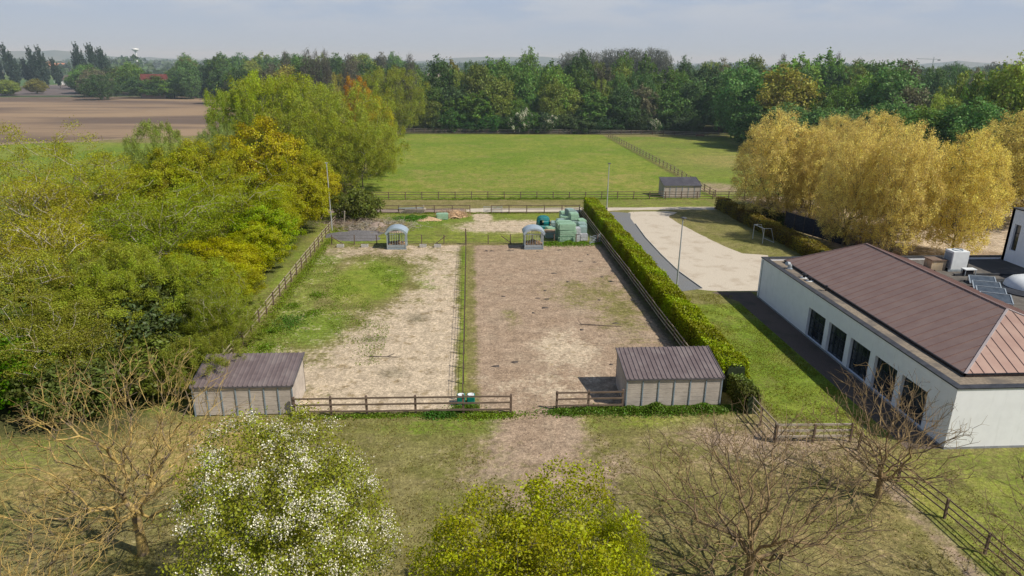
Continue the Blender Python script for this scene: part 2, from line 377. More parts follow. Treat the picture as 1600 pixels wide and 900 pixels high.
def gravel(name, c1, c2, c3, k=1.0, sc_=9, edge=None):
    t = NT(name); p = t.co('Object')
    g = t.noise(p, sc_, 4, .7); b = t.noise(p, .4, 4, .6); s = t.vor(p, 7)[0]
    c = t.mix(t.ramp(g, .35, .65), c1, c2); c = t.mix(t.math('MULTIPLY', t.ramp(b, .5, .68), k), c, c3)
    c = t.mix(t.ramp(t.noise(p, 1.6, 5, .7), .6, .72), c, c3)
    t.pbr(c, .95, 0, t.bump(g, .6, .06), .1); return t.m
M['track'] = gravel('white_gravel', (.46, .40, .315), (.60, .53, .43), (.38, .31, .23), .55)
M['margin'] = gravel('sandy_margin', (.24, .18, .11), (.32, .25, .16), (.15, .14, .05), .9)
M['path'] = gravel('trodden_track', (.23, .175, .15), (.30, .24, .2), (.2, .17, .1), .8)
M['grey'] = gravel('grey_gravel', (.15, .155, .16), (.215, .22, .225), (.2, .19, .17), .5)
M['brickpath'] = gravel('brown_brick_path', (.12, .09, .075), (.17, .13, .105), (.1, .09, .07), .7)
M['plough'] = None
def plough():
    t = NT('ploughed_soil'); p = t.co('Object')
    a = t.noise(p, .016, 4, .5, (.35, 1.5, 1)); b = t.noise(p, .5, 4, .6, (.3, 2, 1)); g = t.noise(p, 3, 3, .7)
    c = t.mix(t.ramp(a, .42, .6), (.31, .22, .14), (.15, .11, .085)); c = t.mul(c, t.math('MULTIPLY_ADD', b, .5, .75))  # dark bands are cloud shadows painted into the soil colour
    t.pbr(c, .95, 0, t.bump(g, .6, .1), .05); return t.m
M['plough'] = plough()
sheet('trodden_track', [(-40, 111.9), (-.6, 111.5), (-.4, 114.6), (-40, 114.6)], .004, M['path'], jitter=.25)
sheet('gravel_track', [(-.4, 111.6), (22, 111.9), (26, 113.1), (44.5, 113.1), (44.5, 115.4), (4, 114.8), (-.4, 114.5)], .004, M['track'], jitter=.14)
D = [G(955, 331), G(1040, 330), G(1058, 332), G(1045, 338), G(1062, 350), G(1085, 362), G(1120, 379), G(1160, 396), G(1200, 399), G(1200, 456), G(1120, 455), G(1090, 452), G(1050, 425), G(1022, 398), G(998, 372), G(983, 350), G(975, 338), G(985, 331)]
sheet('gravel_driveway', D[1:], .008, M['track'], jitter=.12)
sheet('grey_gravel_strip', [G(955, 331), G(985, 333), G(985, 340), G(992, 350), G(1008, 372), G(1032, 398), G(1060, 425), G(1096, 451), G(1056, 456), (21.5, 75), (21.5, 108)], .012, M['grey'], jitter=.06)
sheet('brick_path', [(28.6, 37.5), (30.98, 37.5), (30.98, 69.5), (26.6, 69.6), (28.4, 66.5)], .006, M['brickpath'])
mb = MB()
pp = [G(992, 350), G(1008, 372), G(1032, 398), G(1060, 425), G(1096, 451)]
for a, b in zip(pp, pp[1:]): mb.bar((a[0]+.1, a[1], .06), (b[0]+.1, b[1], .06), .1, .12)
tag(mb.build('kerb', M['concrete']), kind='structure')
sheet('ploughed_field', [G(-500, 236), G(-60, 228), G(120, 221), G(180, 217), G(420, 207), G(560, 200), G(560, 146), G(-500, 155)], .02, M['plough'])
sheet('field_verge', [G(-500, 155.5), G(-60, 152.5), G(350, 150.5), G(560, 148), G(560, 146), G(350, 148.2), G(-60, 150), G(-500, 153)], .05, mottled('dark_grass', (.04, .065, .02), (.06, .085, .03), .2, bump=0))
sheet('dark_field', [G(-500, 150), G(360, 149.5), G(430, 147), G(430, 139), G(330, 137.5), G(90, 133), G(-500, 148)], .04, mottled('dark_tilled_soil', (.12, .095, .09), (.16, .125, .11), .1, bump=0))
sheet('green_field', [G(-500, 145), G(-20, 137), G(95, 132), G(135, 127), G(110, 124), G(-500, 130)], .06, mottled('young_crop', (.05, .11, .02), (.08, .14, .03), .1, bump=0))
mb = MB()   # pale sandy headland between the meadow and the ploughed field
sheet('field_margin', [G(-500, 237), G(-60, 229), G(120, 222), G(260, 214), G(260, 212), G(120, 219), G(-60, 226), G(-500, 233)], .03, M['margin'], jitter=1.0, step=4)

# hills
def hills():
    N = 160; vs = []; 
    ang = np.linspace(R(-75), R(75), N)
    base = 22+14*np.sin(ang*9+1)+10*np.sin(ang*23)+6*np.sin(ang*51+2)+rng.normal(0, 2.0, N)
    base += 30*np.exp(-((ang+.66)/.12)**2)
    m_ = MB(); Rr = 4200
    for i in range(N):
        vs += [(Rr*math.sin(ang[i]), Rr*math.cos(ang[i]), 0), ((Rr+200)*math.sin(ang[i]), (Rr+200)*math.cos(ang[i]), max(8, base[i])), ((Rr+900)*math.sin(ang[i]), (Rr+900)*math.cos(ang[i]), 0)]
    fs = []
    for i in range(N-1): fs += [(3*i, 3*i+3, 3*i+4, 3*i+1), (3*i+1, 3*i+4, 3*i+5, 3*i+2)]
    m_.add(vs, fs); o = m_.build('hills', mottled('wooded_hills', (.03, .05, .02), (.1, .1, .05), .006, bump=0)); tag(o, kind='structure')
hills()

# ------------------------------------------------------------------ trees
def blob_pts(n, a, b_up, b_dn, zc, power=.42, rough=.22, seed=0, col=0):
    g = np.random.default_rng(seed)
    d = g.normal(size=(n, 3)); d /= np.linalg.norm(d, axis=1)[:, None]
    if b_dn < b_up*.6:
        fl = (d[:, 2] < 0) & (g.random(n) < .45); d[fl, 2] *= -1
    lob = g.normal(size=(9, 3)); lob /= np.linalg.norm(lob, axis=1)[:, None]
    amp = g.uniform(-1, 1.3, 9); k = np.exp((d@lob.T-1)*9)@amp
    r = (1+rough*k)*g.random(n)**power
    P = d*r[:, None]
    P[:, 2] *= np.where(P[:, 2] > 0, b_up, b_dn); P[:, 0] *= a; P[:, 1] *= a; P[:, 2] += zc
    return P
def skeleton(T, trunk_top, bf=.35, seg=.8, wig=.08, seed=0, lift=0.0, lean=(0, 0)):
    g = np.random.default_rng(seed)
    nseg = max(2, int(trunk_top/.9))
    n_max = 60000
    N = np.zeros((n_max, 3)); par = np.full(n_max, -1); PL = np.zeros(n_max); k = 0
    for i in range(nseg+1):
        t = i/nseg
        N[k] = (lean[0]*t*t+g.normal()*.04*(i > 0), lean[1]*t*t+g.normal()*.04*(i > 0), trunk_top*t); par[k] = k-1; PL[k] = 0; k += 1
    low = k-2
    c = N[k-1]
    order = np.argsort(np.linalg.norm(T-c, axis=1))
    for j in order:
        t = T[j]
        v = N[low:k]-t; d = np.sqrt((v*v).sum(1))
        dz = N[low:k, 2]-t[2]
        cost = d+bf*PL[low:k]+np.maximum(dz, 0)*.5
        i = low+int(np.argmin(cost)); D_ = d[i-low]
        s = max(1, int(D_/seg)); p0 = N[i].copy(); prev = i
        bow = g.normal(size=3)*wig*D_; bow[2] += lift*D_
        for q in range(1, s+1):
            if k >= n_max: break
            u = q/s
            N[k] = p0+(t-p0)*u+bow*math.sin(math.pi*u); par[k] = prev; PL[k] = PL[prev]+D_/s; prev = k; k += 1
    N = N[:k]; par = par[:k]
    return N, par
def radii(N, par, rtip=.012, p=2.3, mx=None):
    k = len(N); acc = np.zeros(k); ch = np.zeros(k, int)
    for i in range(k-1, 0, -1):
        if acc[i] == 0: acc[i] = rtip**p
        acc[par[i]] += acc[i]; ch[par[i]] += 1
    r = acc**(1/p)
    return r, ch
def tubes(A, B, ra, rb, k):
    d = B-A; L_ = np.linalg.norm(d, axis=1)[:, None]+1e-9; d = d/L_
    ref = np.where(np.abs(d[:, 2:3]) > .9, np.array([[1., 0, 0]]), np.array([[0, 0, 1.]]))
    s = np.cross(d, ref); s /= np.linalg.norm(s, axis=1)[:, None]; u = np.cross(s, d)
    A = A-d*ra[:, None]*.15
    n = len(A); V = np.zeros((n, 2, k, 3))
    for i in range(k):
        t = 2*math.pi*i/k; o = s*math.cos(t)+u*math.sin(t)
        V[:, 0, i] = A+o*ra[:, None]; V[:, 1, i] = B+o*rb[:, None]
    base = (np.arange(n)*2*k)[:, None]; i = np.arange(k)[None]; j = (i+1) % k
    Q = np.stack([base+i, base+j, base+k+j, base+k+i], -1).reshape(-1, 4)
    return V.reshape(-1, 3), Q
def branch_mesh(name, N, par, r, mat, thick=.05, flare=1.5):
    c = np.arange(1, len(N)); p = par[c]
    ra = r[p].copy(); ra = np.minimum(ra, r[c]*1.6); rb = r[c]
    ra[0] = r[1]*flare
    Vs = []; Qs = []; off = 0
    for sel, k in ((rb > thick, 7), (rb <= thick, 3)):
        if sel.any():
            v, q = tubes(N[p[sel]], N[c[sel]], ra[sel], rb[sel], k); Vs.append(v); Qs.append(q+off); off += len(v)
    return mesh_np(name, np.concatenate(Vs), np.concatenate(Qs), mat=mat)
def leaf_mesh(name, P, out, size, mat, tint, aspect=.6, upb=.3, outb=.5, seed=0, vert=None):
    g = np.random.default_rng(seed); n = len(P)
    nr = g.normal(size=(n, 3)); nr /= np.linalg.norm(nr, axis=1)[:, None]
    nr = nr+out*outb; nr[:, 2] += upb; nr /= np.linalg.norm(nr, axis=1)[:, None]+1e-9
    t = g.normal(size=(n, 3)) if vert is None else np.tile(np.array([[0, 0, vert]], float), (n, 1))+g.normal(size=(n, 3))*.35
    t -= nr*(t*nr).sum(1)[:, None]; t /= np.linalg.norm(t, axis=1)[:, None]+1e-9
    b = np.cross(nr, t); L_ = (size*g.uniform(.6, 1.35, n))[:, None]
    t = t*L_*.5; b = b*L_*.5*aspect
    V = np.stack([P-t, P+b-t*.1, P+t, P-b-t*.1], 1).reshape(-1, 3)
    Q = np.arange(n*4).reshape(-1, 4)
    return mesh_np(name, V, Q, mat=mat, tint=tint)
def make_proto(seed, h, rad, trunk, n_tip, n_leaf, leaf, spread=.55, strand=(0, 0, 0), slen=0, power=.42, rough=.25,
               b_dn=None, bf=.35, bark='bark', rtip=.018, aspect=.6, seg=1.0, wig=.08, lift=0.0, petals=0, outb=.5, vert=None, sub=3, upb=.3, lean=(0,0)):
    g = np.random.default_rng(seed)
    zc = trunk+(h-trunk)*.42 if b_dn is None else h-(h-trunk)*.6
    bup = h-zc; bdn = (zc-trunk*.75) if b_dn is None else b_dn
    T = blob_pts(n_tip, rad, bup, bdn, zc, power, rough, seed)
    T = T[T[:, 2] > .6]
    N, par = skeleton(T, trunk, bf, seg, wig, seed, lift, lean)
    r, ch = radii(N, par, rtip)
    wood_me = branch_mesh('trunk', N, par, r, M[bark])
    # clump centres: tips plus interior nodes of thin branches
    tips = np.where((ch == 0))[0]; thin = np.where((r < rtip*2.6) & (N[:, 2] > trunk*.8))[0]
    src = np.concatenate([tips, tips, thin])
    per = max(1, n_leaf//len(src)+1)
    cen = np.repeat(N[src], per, 0); tn = np.repeat(g.random(len(src)), per)
    sl = np.repeat(g.uniform(.3, 1.0, len(src)), per)
    u = g.random(len(cen))
    P = cen+g.normal(size=cen.shape)*spread*np.array([1, 1, .8])
    if slen:
        st = np.array(strand)[None]*(u*slen*sl)[:, None]
        hd = np.repeat(g.normal(size=(len(src), 3))*.25, per, 0)*(u*slen*sl)[:, None]
        P = cen+st+hd+g.normal(size=cen.shape)*spread*.45
    pick = g.permutation(len(P))[:n_leaf]; P = P[pick]; tn = tn[pick]
    P[:, 2] = np.maximum(P[:, 2], .4)
    out = P-np.array([0, 0, zc]); out /= np.linalg.norm(out, axis=1)[:, None]+1e-6
    # big-scale tint: light and dark lobes
    lob = g.normal(size=(8, 3)); lob /= np.linalg.norm(lob, axis=1)[:, None]
    big = np.sin((P@g.normal(size=(3, 3)))*.9).mean(1)*.5+.5
    tint = np.clip(.6*tn+.4*big, 0, 1)
    crown = leaf_mesh('crown', P, out, leaf, M['leaf'], tint, aspect, upb, outb, seed, vert)
    res = dict(h=h, rad=rad, wood=wood_me, crown=crown)
    if petals:
        pc = tips[g.random(len(tips)) < .8]
        pc = np.repeat(N[pc], petals//len(pc)+1, 0)[:]
        Q_ = pc+g.normal(size=pc.shape)*spread*.62; Q_ = Q_[g.permutation(len(Q_))[:petals]]
        o2 = Q_-np.array([0, 0, zc]); o2 /= np.linalg.norm(o2, axis=1)[:, None]
        res['petals'] = leaf_mesh('blossom', Q_+o2*.12, o2, leaf*.47, M['petal'], g.random(len(Q_)), .95, .4, .8, seed+1)
    return res
_first = {}
def tree(pr, x, y, h, width, col, label=None, cat='tree', group=None, name='tree', rz=None, trunk_col=None, z=0):
    o = thing(name, label, cat, (x, y, z), group)
    o.rotation_euler[2] = random.uniform(0, 6.28) if rz is None else rz
    s = width/2/pr['rad']; o.scale = (s, s, h/pr['h'])
    a = ob('trunk', pr['wood'], o); b = ob('crown', pr['crown'], o); b.color = (*col, 1)
    if 'petals' in pr:
        c = ob('blossom', pr['petals'], o); c.color = (.47, .445, .37, 1)
    return o
def ptree(pr, px, top, Yd, wpx, col, **k):
    """tree on the ground at depth Yd whose crown tops out on the line of sight through (px, top)"""
    p = AtY(px, top, Yd); base = p.copy()
    dist = (p-np.array([0, 0, H]))@fw
    return tree(pr, p[0], Yd, max(p[2], 1.0), wpx*dist/F, col, **k)

PW1 = make_proto(11, 22, 10, 3.5, 300, 62000, .34, .75, (0, 0, -1), 3.0, rough=.45, aspect=.3, vert=-1, lift=.12, outb=.35)
PW2 = make_proto(12, 22, 9, 3.0, 280, 56000, .34, .75, (0, 0, -1), 2.8, rough=.5, aspect=.3, vert=-1, lift=.12, outb=.35)
PB1 = make_proto(21, 15, 7, 2.5, 330, 62000, .22, .50, rough=.5, power=.36, outb=.9)
PB2 = make_proto(22, 14, 6.5, 2.5, 280, 52000, .23, .44, rough=.5, power=.36, outb=.9, aspect=.8)
PS1 = make_proto(31, 15, 7.5, 2.5, 520, 60000, .18, .5, rough=.5, bark='bark_pale', rtip=.03, aspect=.55, wig=.12)
PS2 = make_proto(32, 15, 6.5, 3.5, 420, 30000, .19, .5, rough=.5, bark='bark_pale', rtip=.042, aspect=.55, wig=.12)
PP1 = make_proto(41, 17.5, 7.3, 2.4, 1700, 88000, .17, .62, (0, 0, 1), .7, rough=.07, power=.40, bark='bark', rtip=.013, aspect=.7, lift=-.12, outb=.35, b_dn=7.9)
PP2 = make_proto(42, 17.5, 7.0, 2.6, 1600, 84000, .17, .60, (0, 0, 1), .7, rough=.08, power=.40, bark='bark', rtip=.013, aspect=.7, lift=-.12, outb=.35, b_dn=7.9)
PF = [make_proto(50+i, 22, 8.5, 3, 260, 13000, .75, 1.0, rough=.36, power=.34, outb=.7, aspect=.75, bark='bark_dark', rtip=.03) for i in range(3)]
PF.append(make_proto(55, 22, 6, 3, 240, 11000, .7, .7, (0, 0, 1), 2.0, rough=.3, outb=.6, bark='bark_dark', rtip=.03))
PF.append(make_proto(56, 22, 8.5, 3, 260, 14000, .7, 1.0, (0, 0, -1), 2.6, rough=.34, outb=.5, aspect=.4, vert=-1, bark='bark_dark', rtip=.03))
PBARE = make_proto(57, 24, 6.5, 6, 420, 5200, .55, .9, rough=.3, bark='bark_dark', rtip=.06, power=.4, lift=-.1)
PPOP = make_proto(58, 24, 3.2, 2.0, 300, 7000, .8, .5, (0, 0, 1), 2.2, rough=.3, power=.5, bark='bark_dark', rtip=.03, lift=-.1)
PBUSH = make_proto(59, 5, 4.2, .5, 220, 9000, .34, .35, rough=.35, power=.4, outb=.9, rtip=.02)
PWBUSH = make_proto(60, 6, 4.2, .6, 220, 5000, .36, .4, rough=.4, power=.4, outb=.9, rtip=.02, petals=6500)

YG = (.225, .235, .03); YEL = (.205, .20, .018); GRN = (.115, .20, .018); OLV = (.20, .185, .045); WIL = (.185, .205, .045); ORG = (.30, .165, .04)
PLN = (.44, .365, .15)
# --- left-hand wood, from the far end to the front
L_ = [  # proto, px, top, Y, width px, colour, label
 (PW1, 388, 104, 155, 150, (.21, .24, .035), 'tall yellow-green willow at the left end of the big willow group beside the ploughed field'),
 (PW2, 462, 105, 150, 175, (.215, .235, .04), 'tall broad yellow-green willow in the middle of the willow group left of the meadow'),
 (PW1, 525, 122, 142, 150, (.205, .225, .045), 'rounded willow reaching out over the left corner of the near meadow fence'),
 (PW2, 500, 165, 128, 150, (.19, .205, .035), 'willow lower in front of the tallest willow of the group'),
 (PW2, 608, 97, 232, 118, (.165, .18, .035), 'large solitary round willow at the far left corner of the meadow'),
 (PB2, 560, 122, 205, 50, ORG, 'small tree with orange young leaves behind the willows'),
 (PB1, 588, 150, 190, 66, (.25, .225, .018), 'golden yellow tree at the left edge of the far meadow'),
 (PB2, 550, 190, 170, 70, (.21, .23, .02), 'yellow-green bushy tree between the willow and the golden tree'),
 (PW2, 235, 180, 118, 100, (.16, .19, .045), 'grey-green willow rising in front of the ploughed field'),
 (PW1, 325, 190, 125, 80, (.155, .185, .06), 'slim grey-green willow left of the golden maple'),
 (PB2, 410, 188, 112, 130, (.255, .22, .02), 'golden yellow maple in front of the tall willows'),
 (PB1, 470, 225, 112, 110, (.205, .21, .025), 'yellow-olive tree right of the golden maple'),
 (PB1, 300, 218, 104, 130, YEL, 'bright golden green maple in the middle of the left wood'),
 (PB2, 250, 235, 98, 110, (.20, .205, .018), 'leafy yellow maple with dark gaps beside the grey-green willow'),
 (PB2, 462, 262, 98, 100, (.215, .205, .02), 'yellow tree beside the tall pale pole'),
 (PB1, 422, 292, 90, 100, (.21, .22, .022), 'yellow-green tree overhanging the verge near the rail fence'),
 (PS1, 130, 228, 92, 190, (.20, .20, .03), 'wide loose tree with pale limbs showing through olive leaves'),
 (PS1, 345, 280, 86, 150, (.185, .205, .028), 'loose olive tree with thin leaves in front of the golden maple'),
 (PB2, 403, 318, 84, 105, (.175, .23, .022), 'fresh bright green maple bush by the rail fence'),
 (PS2, 45, 266, 80, 150, (.205, .19, .035), 'sparse tree with upright pale limbs at the left edge of the wood'),
 (PS1, 225, 300, 76, 190, (.165, .195, .03), 'spreading olive-leaved tree with bare grey limbs in the middle of the left wood'),
 (PB1, 345, 375, 72, 140, (.225, .215, .025), 'olive-yellow tree leaning over the near part of the rail fence'),
 (PS2, 60, 335, 66, 170, (.22, .205, .035), 'thin tree with whitish trunk among the leftmost trees'),
 (PW2, 175, 372, 64, 190, (.19, .205, .04), 'dense olive willow above the left shed'),
 (PW1, 262, 388, 60, 190, (.175, .20, .035), 'big bushy willow overhanging the roof of the left shed'),
 (PS2, 10, 390, 56, 170, (.19, .19, .035), 'half bare tree at the left border above the dark thicket'),
 (PB1, 110, 455, 54, 200, (.15, .165, .03), 'dark olive thicket tree behind the bare lichen tree'),
 (PS1, 335, 445, 55, 90, (.15, .17, .03), 'dark shrubby tree pressed against the rail fence behind the left shed'),
 (PB1, 352, 410, 66, 115, (.20, .20, .022), 'olive-yellow tree reaching over the middle of the left rail fence'),
 (PB2, 398, 348, 79, 90, (.22, .235, .02), 'small yellow-green tree just below the fresh green maple'),
 (PW1, 330, 470, 56, 120, (.13, .15, .03), 'dark willow bough mass right behind the left shed'),
 (PW2, 120, 400, 60, 180, (.15, .17, .035), 'olive willow left of the dense willow above the left shed'),
 (PS1, 60, 470, 48, 190, (.15, .15, .03), 'thin-leaved thicket tree with grey limbs low at the left border'),
 (PB2, 495, 255, 108, 74, (.26, .23, .015), 'yellow tree right behind the tall pale pole'),
 (PW1, 560, 178, 132, 130, (.185, .20, .038), 'hanging willow nearest to the left corner of the near meadow fence'),
 (PW2, 365, 128, 145, 90, (.16, .195, .035), 'willow at the left flank of the willow group against the ploughed field'),
 (PW2, 590, 180, 150, 60, (.20, .215, .04), 'low willow at the right shoulder of the willow group'),
 (PW2, 318, 515, 47.5, 125, (.14, .15, .03), 'leafy willow whose boughs hang over the left half of the left shed roof'),
]
for pr, px, top, Yd, wp, col, lb in L_:
    ptree(pr, px, top, Yd, wp, col, label=lb, name='willow_tree' if pr in (PW1, PW2) else 'maple_tree' if pr in (PB1, PB2) else 'ash_tree', group='trees of the left wood')
def bush(x, y, h, wd, col, label, pr=None, name='bush', cat='bush', group=None):
    return tree(pr or PBUSH, x, y, h, wd, col, label=label, name=name, cat=cat, group=group)
p = G(562, 345); bush(p[0], p[1], 4.6, 7.5, (.085, .10, .022), 'dark green round bush beside the end of the rail fence')
p = G(596, 222); bush(p[0]-2, p[1], 6, 6, GRN, 'white blossoming shrub at the left edge of the meadow', PWBUSH)
p = G(20, 650); bush(p[0]-2, p[1]+2, 4.6, 9, (.07, .15, .012), 'lush green yew-like bush at the left border')
p = G(60, 600); bush(p[0]-3, p[1]+3, 5, 9, (.05, .075, .02), 'dark evergreen bush under the left trees')
p = G(150, 600); bush(p[0], p[1]+4, 4.5, 9, (.045, .06, .022), 'dark brown-green thicket bush left of the left shed')
p = G(210, 560); bush(p[0], p[1]+6, 5, 10, (.07, .085, .024), 'olive thicket bush touching the end of the left shed')
for px, py, h_, w_, c_, lb in [(120, 640, 3.6, 8, (.06, .075, .02), 'dark scrubby bush behind the golden bare tree'), (255, 610, 4.0, 7, (.085, .10, .022), 'olive scrubby bush at the left gable of the left shed'), (30, 560, 6, 11, (.07, .09, .02), 'tall olive bush in the thicket at the left border')]:
    p = G(px, py); bush(p[0], p[1], h_, w_, c_, lb)
# --- plane trees beside the car park
PLl = [(1202, 345, 176, 128), (1262, 352, 196, 104), (1316, 385, 200, 108), (1345, 352, 172, 118), (1392, 398, 196, 118), (1288, 330, 178, 100), (1412, 372, 222, 84)]
desc = ['leftmost yellow-leaved plane tree next to the far shed', 'yellow plane tree second from the left above the dark fence', 'plane tree whose two trunks stand by the wooden stack',
        'tallest yellow plane tree in the middle of the clump', 'broad yellow plane tree behind the tip of the brown roof', 'yellow plane tree in the back row of the clump', 'lower plane tree at the right shoulder of the clump']
for i, (px, by, ty, wp) in enumerate(PLl):
    g_ = G(px, by); Yd = g_[1]
    q = AtY(px, ty, Yd); dist = (q-np.array([0, 0, H]))@fw
    tree([PP1, PP2][i % 2], g_[0], Yd, q[2], wp*dist/F, tuple(c_*[1, .92, 1.04, .95, 1.05, .9, 1][i] for c_ in PLN), label=desc[i], name='plane_tree', group='yellow plane trees by the car park')
g_ = G(1480, 400); q = AtY(1515, 207, g_[1]); tree(PP1, g_[0]+.5, g_[1], q[2], 124*88/F, (.455, .38, .14), label='single yellow plane tree standing behind the air conditioning unit', name='plane_tree', group='yellow plane trees by the car park', rz=1)
g_ = G(1575, 350); q = AtY(1605, 168, g_[1]); tree(PP2, g_[0]+1, g_[1], q[2], 17, (.37, .31, .12), label='yellow plane tree cut by the right border above the tall white block', name='plane_tree', group='yellow plane trees by the car park', rz=2)

# --- wood beyond the far meadow
fr = np.random.default_rng(99)
FCOL = [(.05, .083, .022), (.062, .095, .022), (.04, .068, .022), (.085, .10, .025), (.045, .073, .025), (.11, .10, .026), (.065, .062, .036)]  # greens kept dark: cloud shadow over the wood is put into the leaf colour
FN = ['mid green', 'fresh green', 'deep green', 'olive green', 'blue-green', 'yellowish', 'brownish']
SH = ['round', 'domed', 'broad', 'narrow', 'drooping']
cnt = 0
def wood_tree(x, y, h, wd, i=None, c=None, where='in the dark wood behind the far meadow', grp='trees of the wood behind the meadow'):
    i = fr.integers(0, 5) if i is None else i; c = fr.choice(len(FCOL), p=[.2, .16, .18, .16, .14, .08, .08]) if c is None else c
    k = fr.uniform(.75, 1.55)
    tree(PF[i], x, y, h, wd, tuple(v*k*(1.25 if 'behind the yellow' not in where else 1.75) for v in FCOL[c]), label='%s %s tree %s' % (FN[c], SH[i], where), name='woodland_tree', group=grp)
for row, (Yr, sp, hl, hh) in enumerate([(247, 8.5, 11, 17), (256, 8, 17, 22), (268, 8, 20, 24.5), (286, 10, 22, 26)]):
    x = -14+row*2
    x1 = [92, 120, 165, 190][row]
    while x < x1:
        h = fr.uniform(hl, hh)
        if x < 2 and row < 2: h *= .8
        wood_tree(x+fr.uniform(-2, 2), Yr+fr.uniform(-3, 3)-max(0, x-75)*.35, h, fr.uniform(9, 15)); x += sp*fr.uniform(.8, 1.2)
# right-hand part of the wood coming forward
for px, top, Yd, wp, i, c in [(1165, 112, 225, 70, 0, 2), (1215, 104, 215, 70, 3, 0), (1250, 92, 250, 60, 3, 1), (1290, 86, 255, 60, 3, 0), (1320, 95, 245, 55, 4, 0), (1350, 98, 262, 50, 2, 2), (1240, 118, 200, 80, 0, 5), (1310, 128, 195, 80, 4, 1),
    (1365, 108, 200, 85, 4, 1), (1400, 115, 190, 80, 0, 4), (1430, 138, 180, 60, 1, 6), (1475, 140, 165, 70, 4, 3), (1525, 105, 170, 90, 4, 3), (1560, 102, 165, 85, 4, 1), (1590, 108, 160, 80, 0, 3), (1640, 100, 160, 90, 4, 0),
    (1450, 170, 150, 70, 1, 1), (1500, 180, 145, 80, 0, 2), (1420, 175, 160, 60, 1, 2), (1390, 165, 170, 70, 0, 2), (1545, 170, 140, 80, 0, 2), (1345, 170, 175, 70, 2, 4), (1290, 170, 185, 70, 2, 2), (1235, 170, 190, 70, 0, 4), (1185, 165, 200, 70, 1, 2), (1590, 180, 135, 70, 1, 2)]:
    q = AtY(px, top, Yd); dist = (q-np.array([0, 0, H]))@fw
    wood_tree(q[0], Yd, q[2], wp*dist/F*1.15, i, c, 'in the wood behind the yellow plane trees', 'trees of the right-hand wood')
# shrubs at the foot of the wood
for i, x in enumerate(np.arange(-12, 84, 6.5)):
    bush(x+fr.uniform(-1.5, 1.5), 243.5+fr.uniform(-1, 1)-max(0, x-70)*.3, fr.uniform(4, 8), fr.uniform(8, 12), tuple(v*fr.uniform(.7, 1.3) for v in (.035, .07, .018)), 'dark green shrub along the rail fence at the foot of the wood', group='shrubs at the foot of the wood', name='woodland_shrub', cat='shrub')
for px, py, wd, h, lb in [(808, 200, 9, 8, 'white blossoming hawthorn, the larger one under the dark wood'), (848, 200, 7, 6, 'white blossoming hawthorn, the smaller one under the dark wood'), (1013, 203, 5, 5, 'small pale blossoming shrub at the foot of the wood')]:
    p = G(px, py+2); tree(PWBUSH, p[0], 241.5, h, wd, (.05, .09, .02), label=lb, name='hawthorn', cat='shrub')
# tall thin trees on the skyline
for px in list(range(886, 940, 9))+list(range(950, 1045, 9)):
    q = AtY(px, (80 if px < 945 else 76)+fr.uniform(-2, 3), 430)
    tree(PBARE, q[0], 430+fr.uniform(-8, 8), q[2], 6.5*fr.uniform(.9, 1.2)*1.0*2, (.07, .075, .05), label='thin tall grey-green tree in the row on the skyline above the wood', name='skyline_tree', group='row of tall thin trees on the skyline')
for px, top, Yd, wp in [(478, 76, 300, 24), (492, 78, 300, 16), (507, 77, 300, 18), (640, 84, 290, 22), (445, 80, 330, 20), (545, 84, 280, 30), (1345, 92, 300, 26), (1225, 84, 290, 18), (1310, 82, 290, 18)]:
    q = AtY(px, top, Yd); dist = (q-np.array([0, 0, H]))@fw
    tree(PBARE, q[0], Yd, q[2], wp*dist/F, (.08, .075, .055), label='leafless looking grey-brown tree standing up over the nearer trees', name='bare_skyline_tree', group='bare trees standing up over the wood')
for px, top in [(4, 70), (-14, 78), (14, 84), (30, 92), (48, 75), (62, 86), (68, 74), (80, 92), (118, 82), (128, 69), (138, 70), (148, 71), (163, 76), (173, 78)]:
    q = AtY(px, top, 560); dist = 560
    tree(PPOP, q[0], 560+fr.uniform(-10, 10), q[2], 11*dist/F, (.03, .05, .03), label='dark slender poplar in the row on the left skyline', name='poplar', group='poplars on the left skyline', rz=0).rotation_euler = (0, fr.uniform(-.2, -.1), 0)
# belt of trees round the farm on the left
for i in range(64):
    px = fr.uniform(120, 620); Yd = fr.uniform(420, 560); top = fr.uniform(88, 112)
    if px < 200: top = fr.uniform(100, 122)
    if 215 < px < 272: top = fr.uniform(118, 128); Yd = 440
    if px > 330: top = fr.uniform(84, 100)
    q = AtY(px, top, Yd)
    wood_tree(q[0], Yd, max(5, q[2]), fr.uniform(12, 20), None, None, 'in the belt around the red-roofed farm', 'trees around the farm')
for i in range(46):
    px = fr.uniform(115, 350); Yd = fr.uniform(490, 560); q = AtY(px, fr.uniform(103, 126), Yd)
    if 218 < px < 272: continue
    wood_tree(q[0], Yd, max(6, q[2]), fr.uniform(13, 24), None, None, 'in the belt left of the white gabled house', 'trees around the farm')
for i in range(34):
    px = fr.uniform(340, 660); Yd = fr.uniform(285, 400); q = AtY(px, fr.uniform(96, 112), Yd)
    wood_tree(q[0], Yd, q[2], fr.uniform(11, 17), None, None, 'in the wood behind the tall willows', 'trees behind the willows')
for i in range(30):
    px = fr.uniform(1340, 1640); Yd = fr.uniform(400, 600); q = AtY(px, fr.uniform(100, 112), Yd)
    wood_tree(q[0], Yd, q[2], fr.uniform(12, 20), None, None, 'in the distant wood below the crane', 'trees of the distant wood on the right')
for i in range(7):
    px = [18, 58, 12, 130, 330, 285, 240][i]; p = G(px, [148, 147, 150, 145, 148, 150, 146][i])
    wood_tree(p[0], p[1], fr.uniform(7, 12), fr.uniform(8, 13), i % 3, [3, 5, 3, 6, 1, 2, 3][i], 'standing alone at the back edge of the ploughed field', 'small trees along the ploughed field')
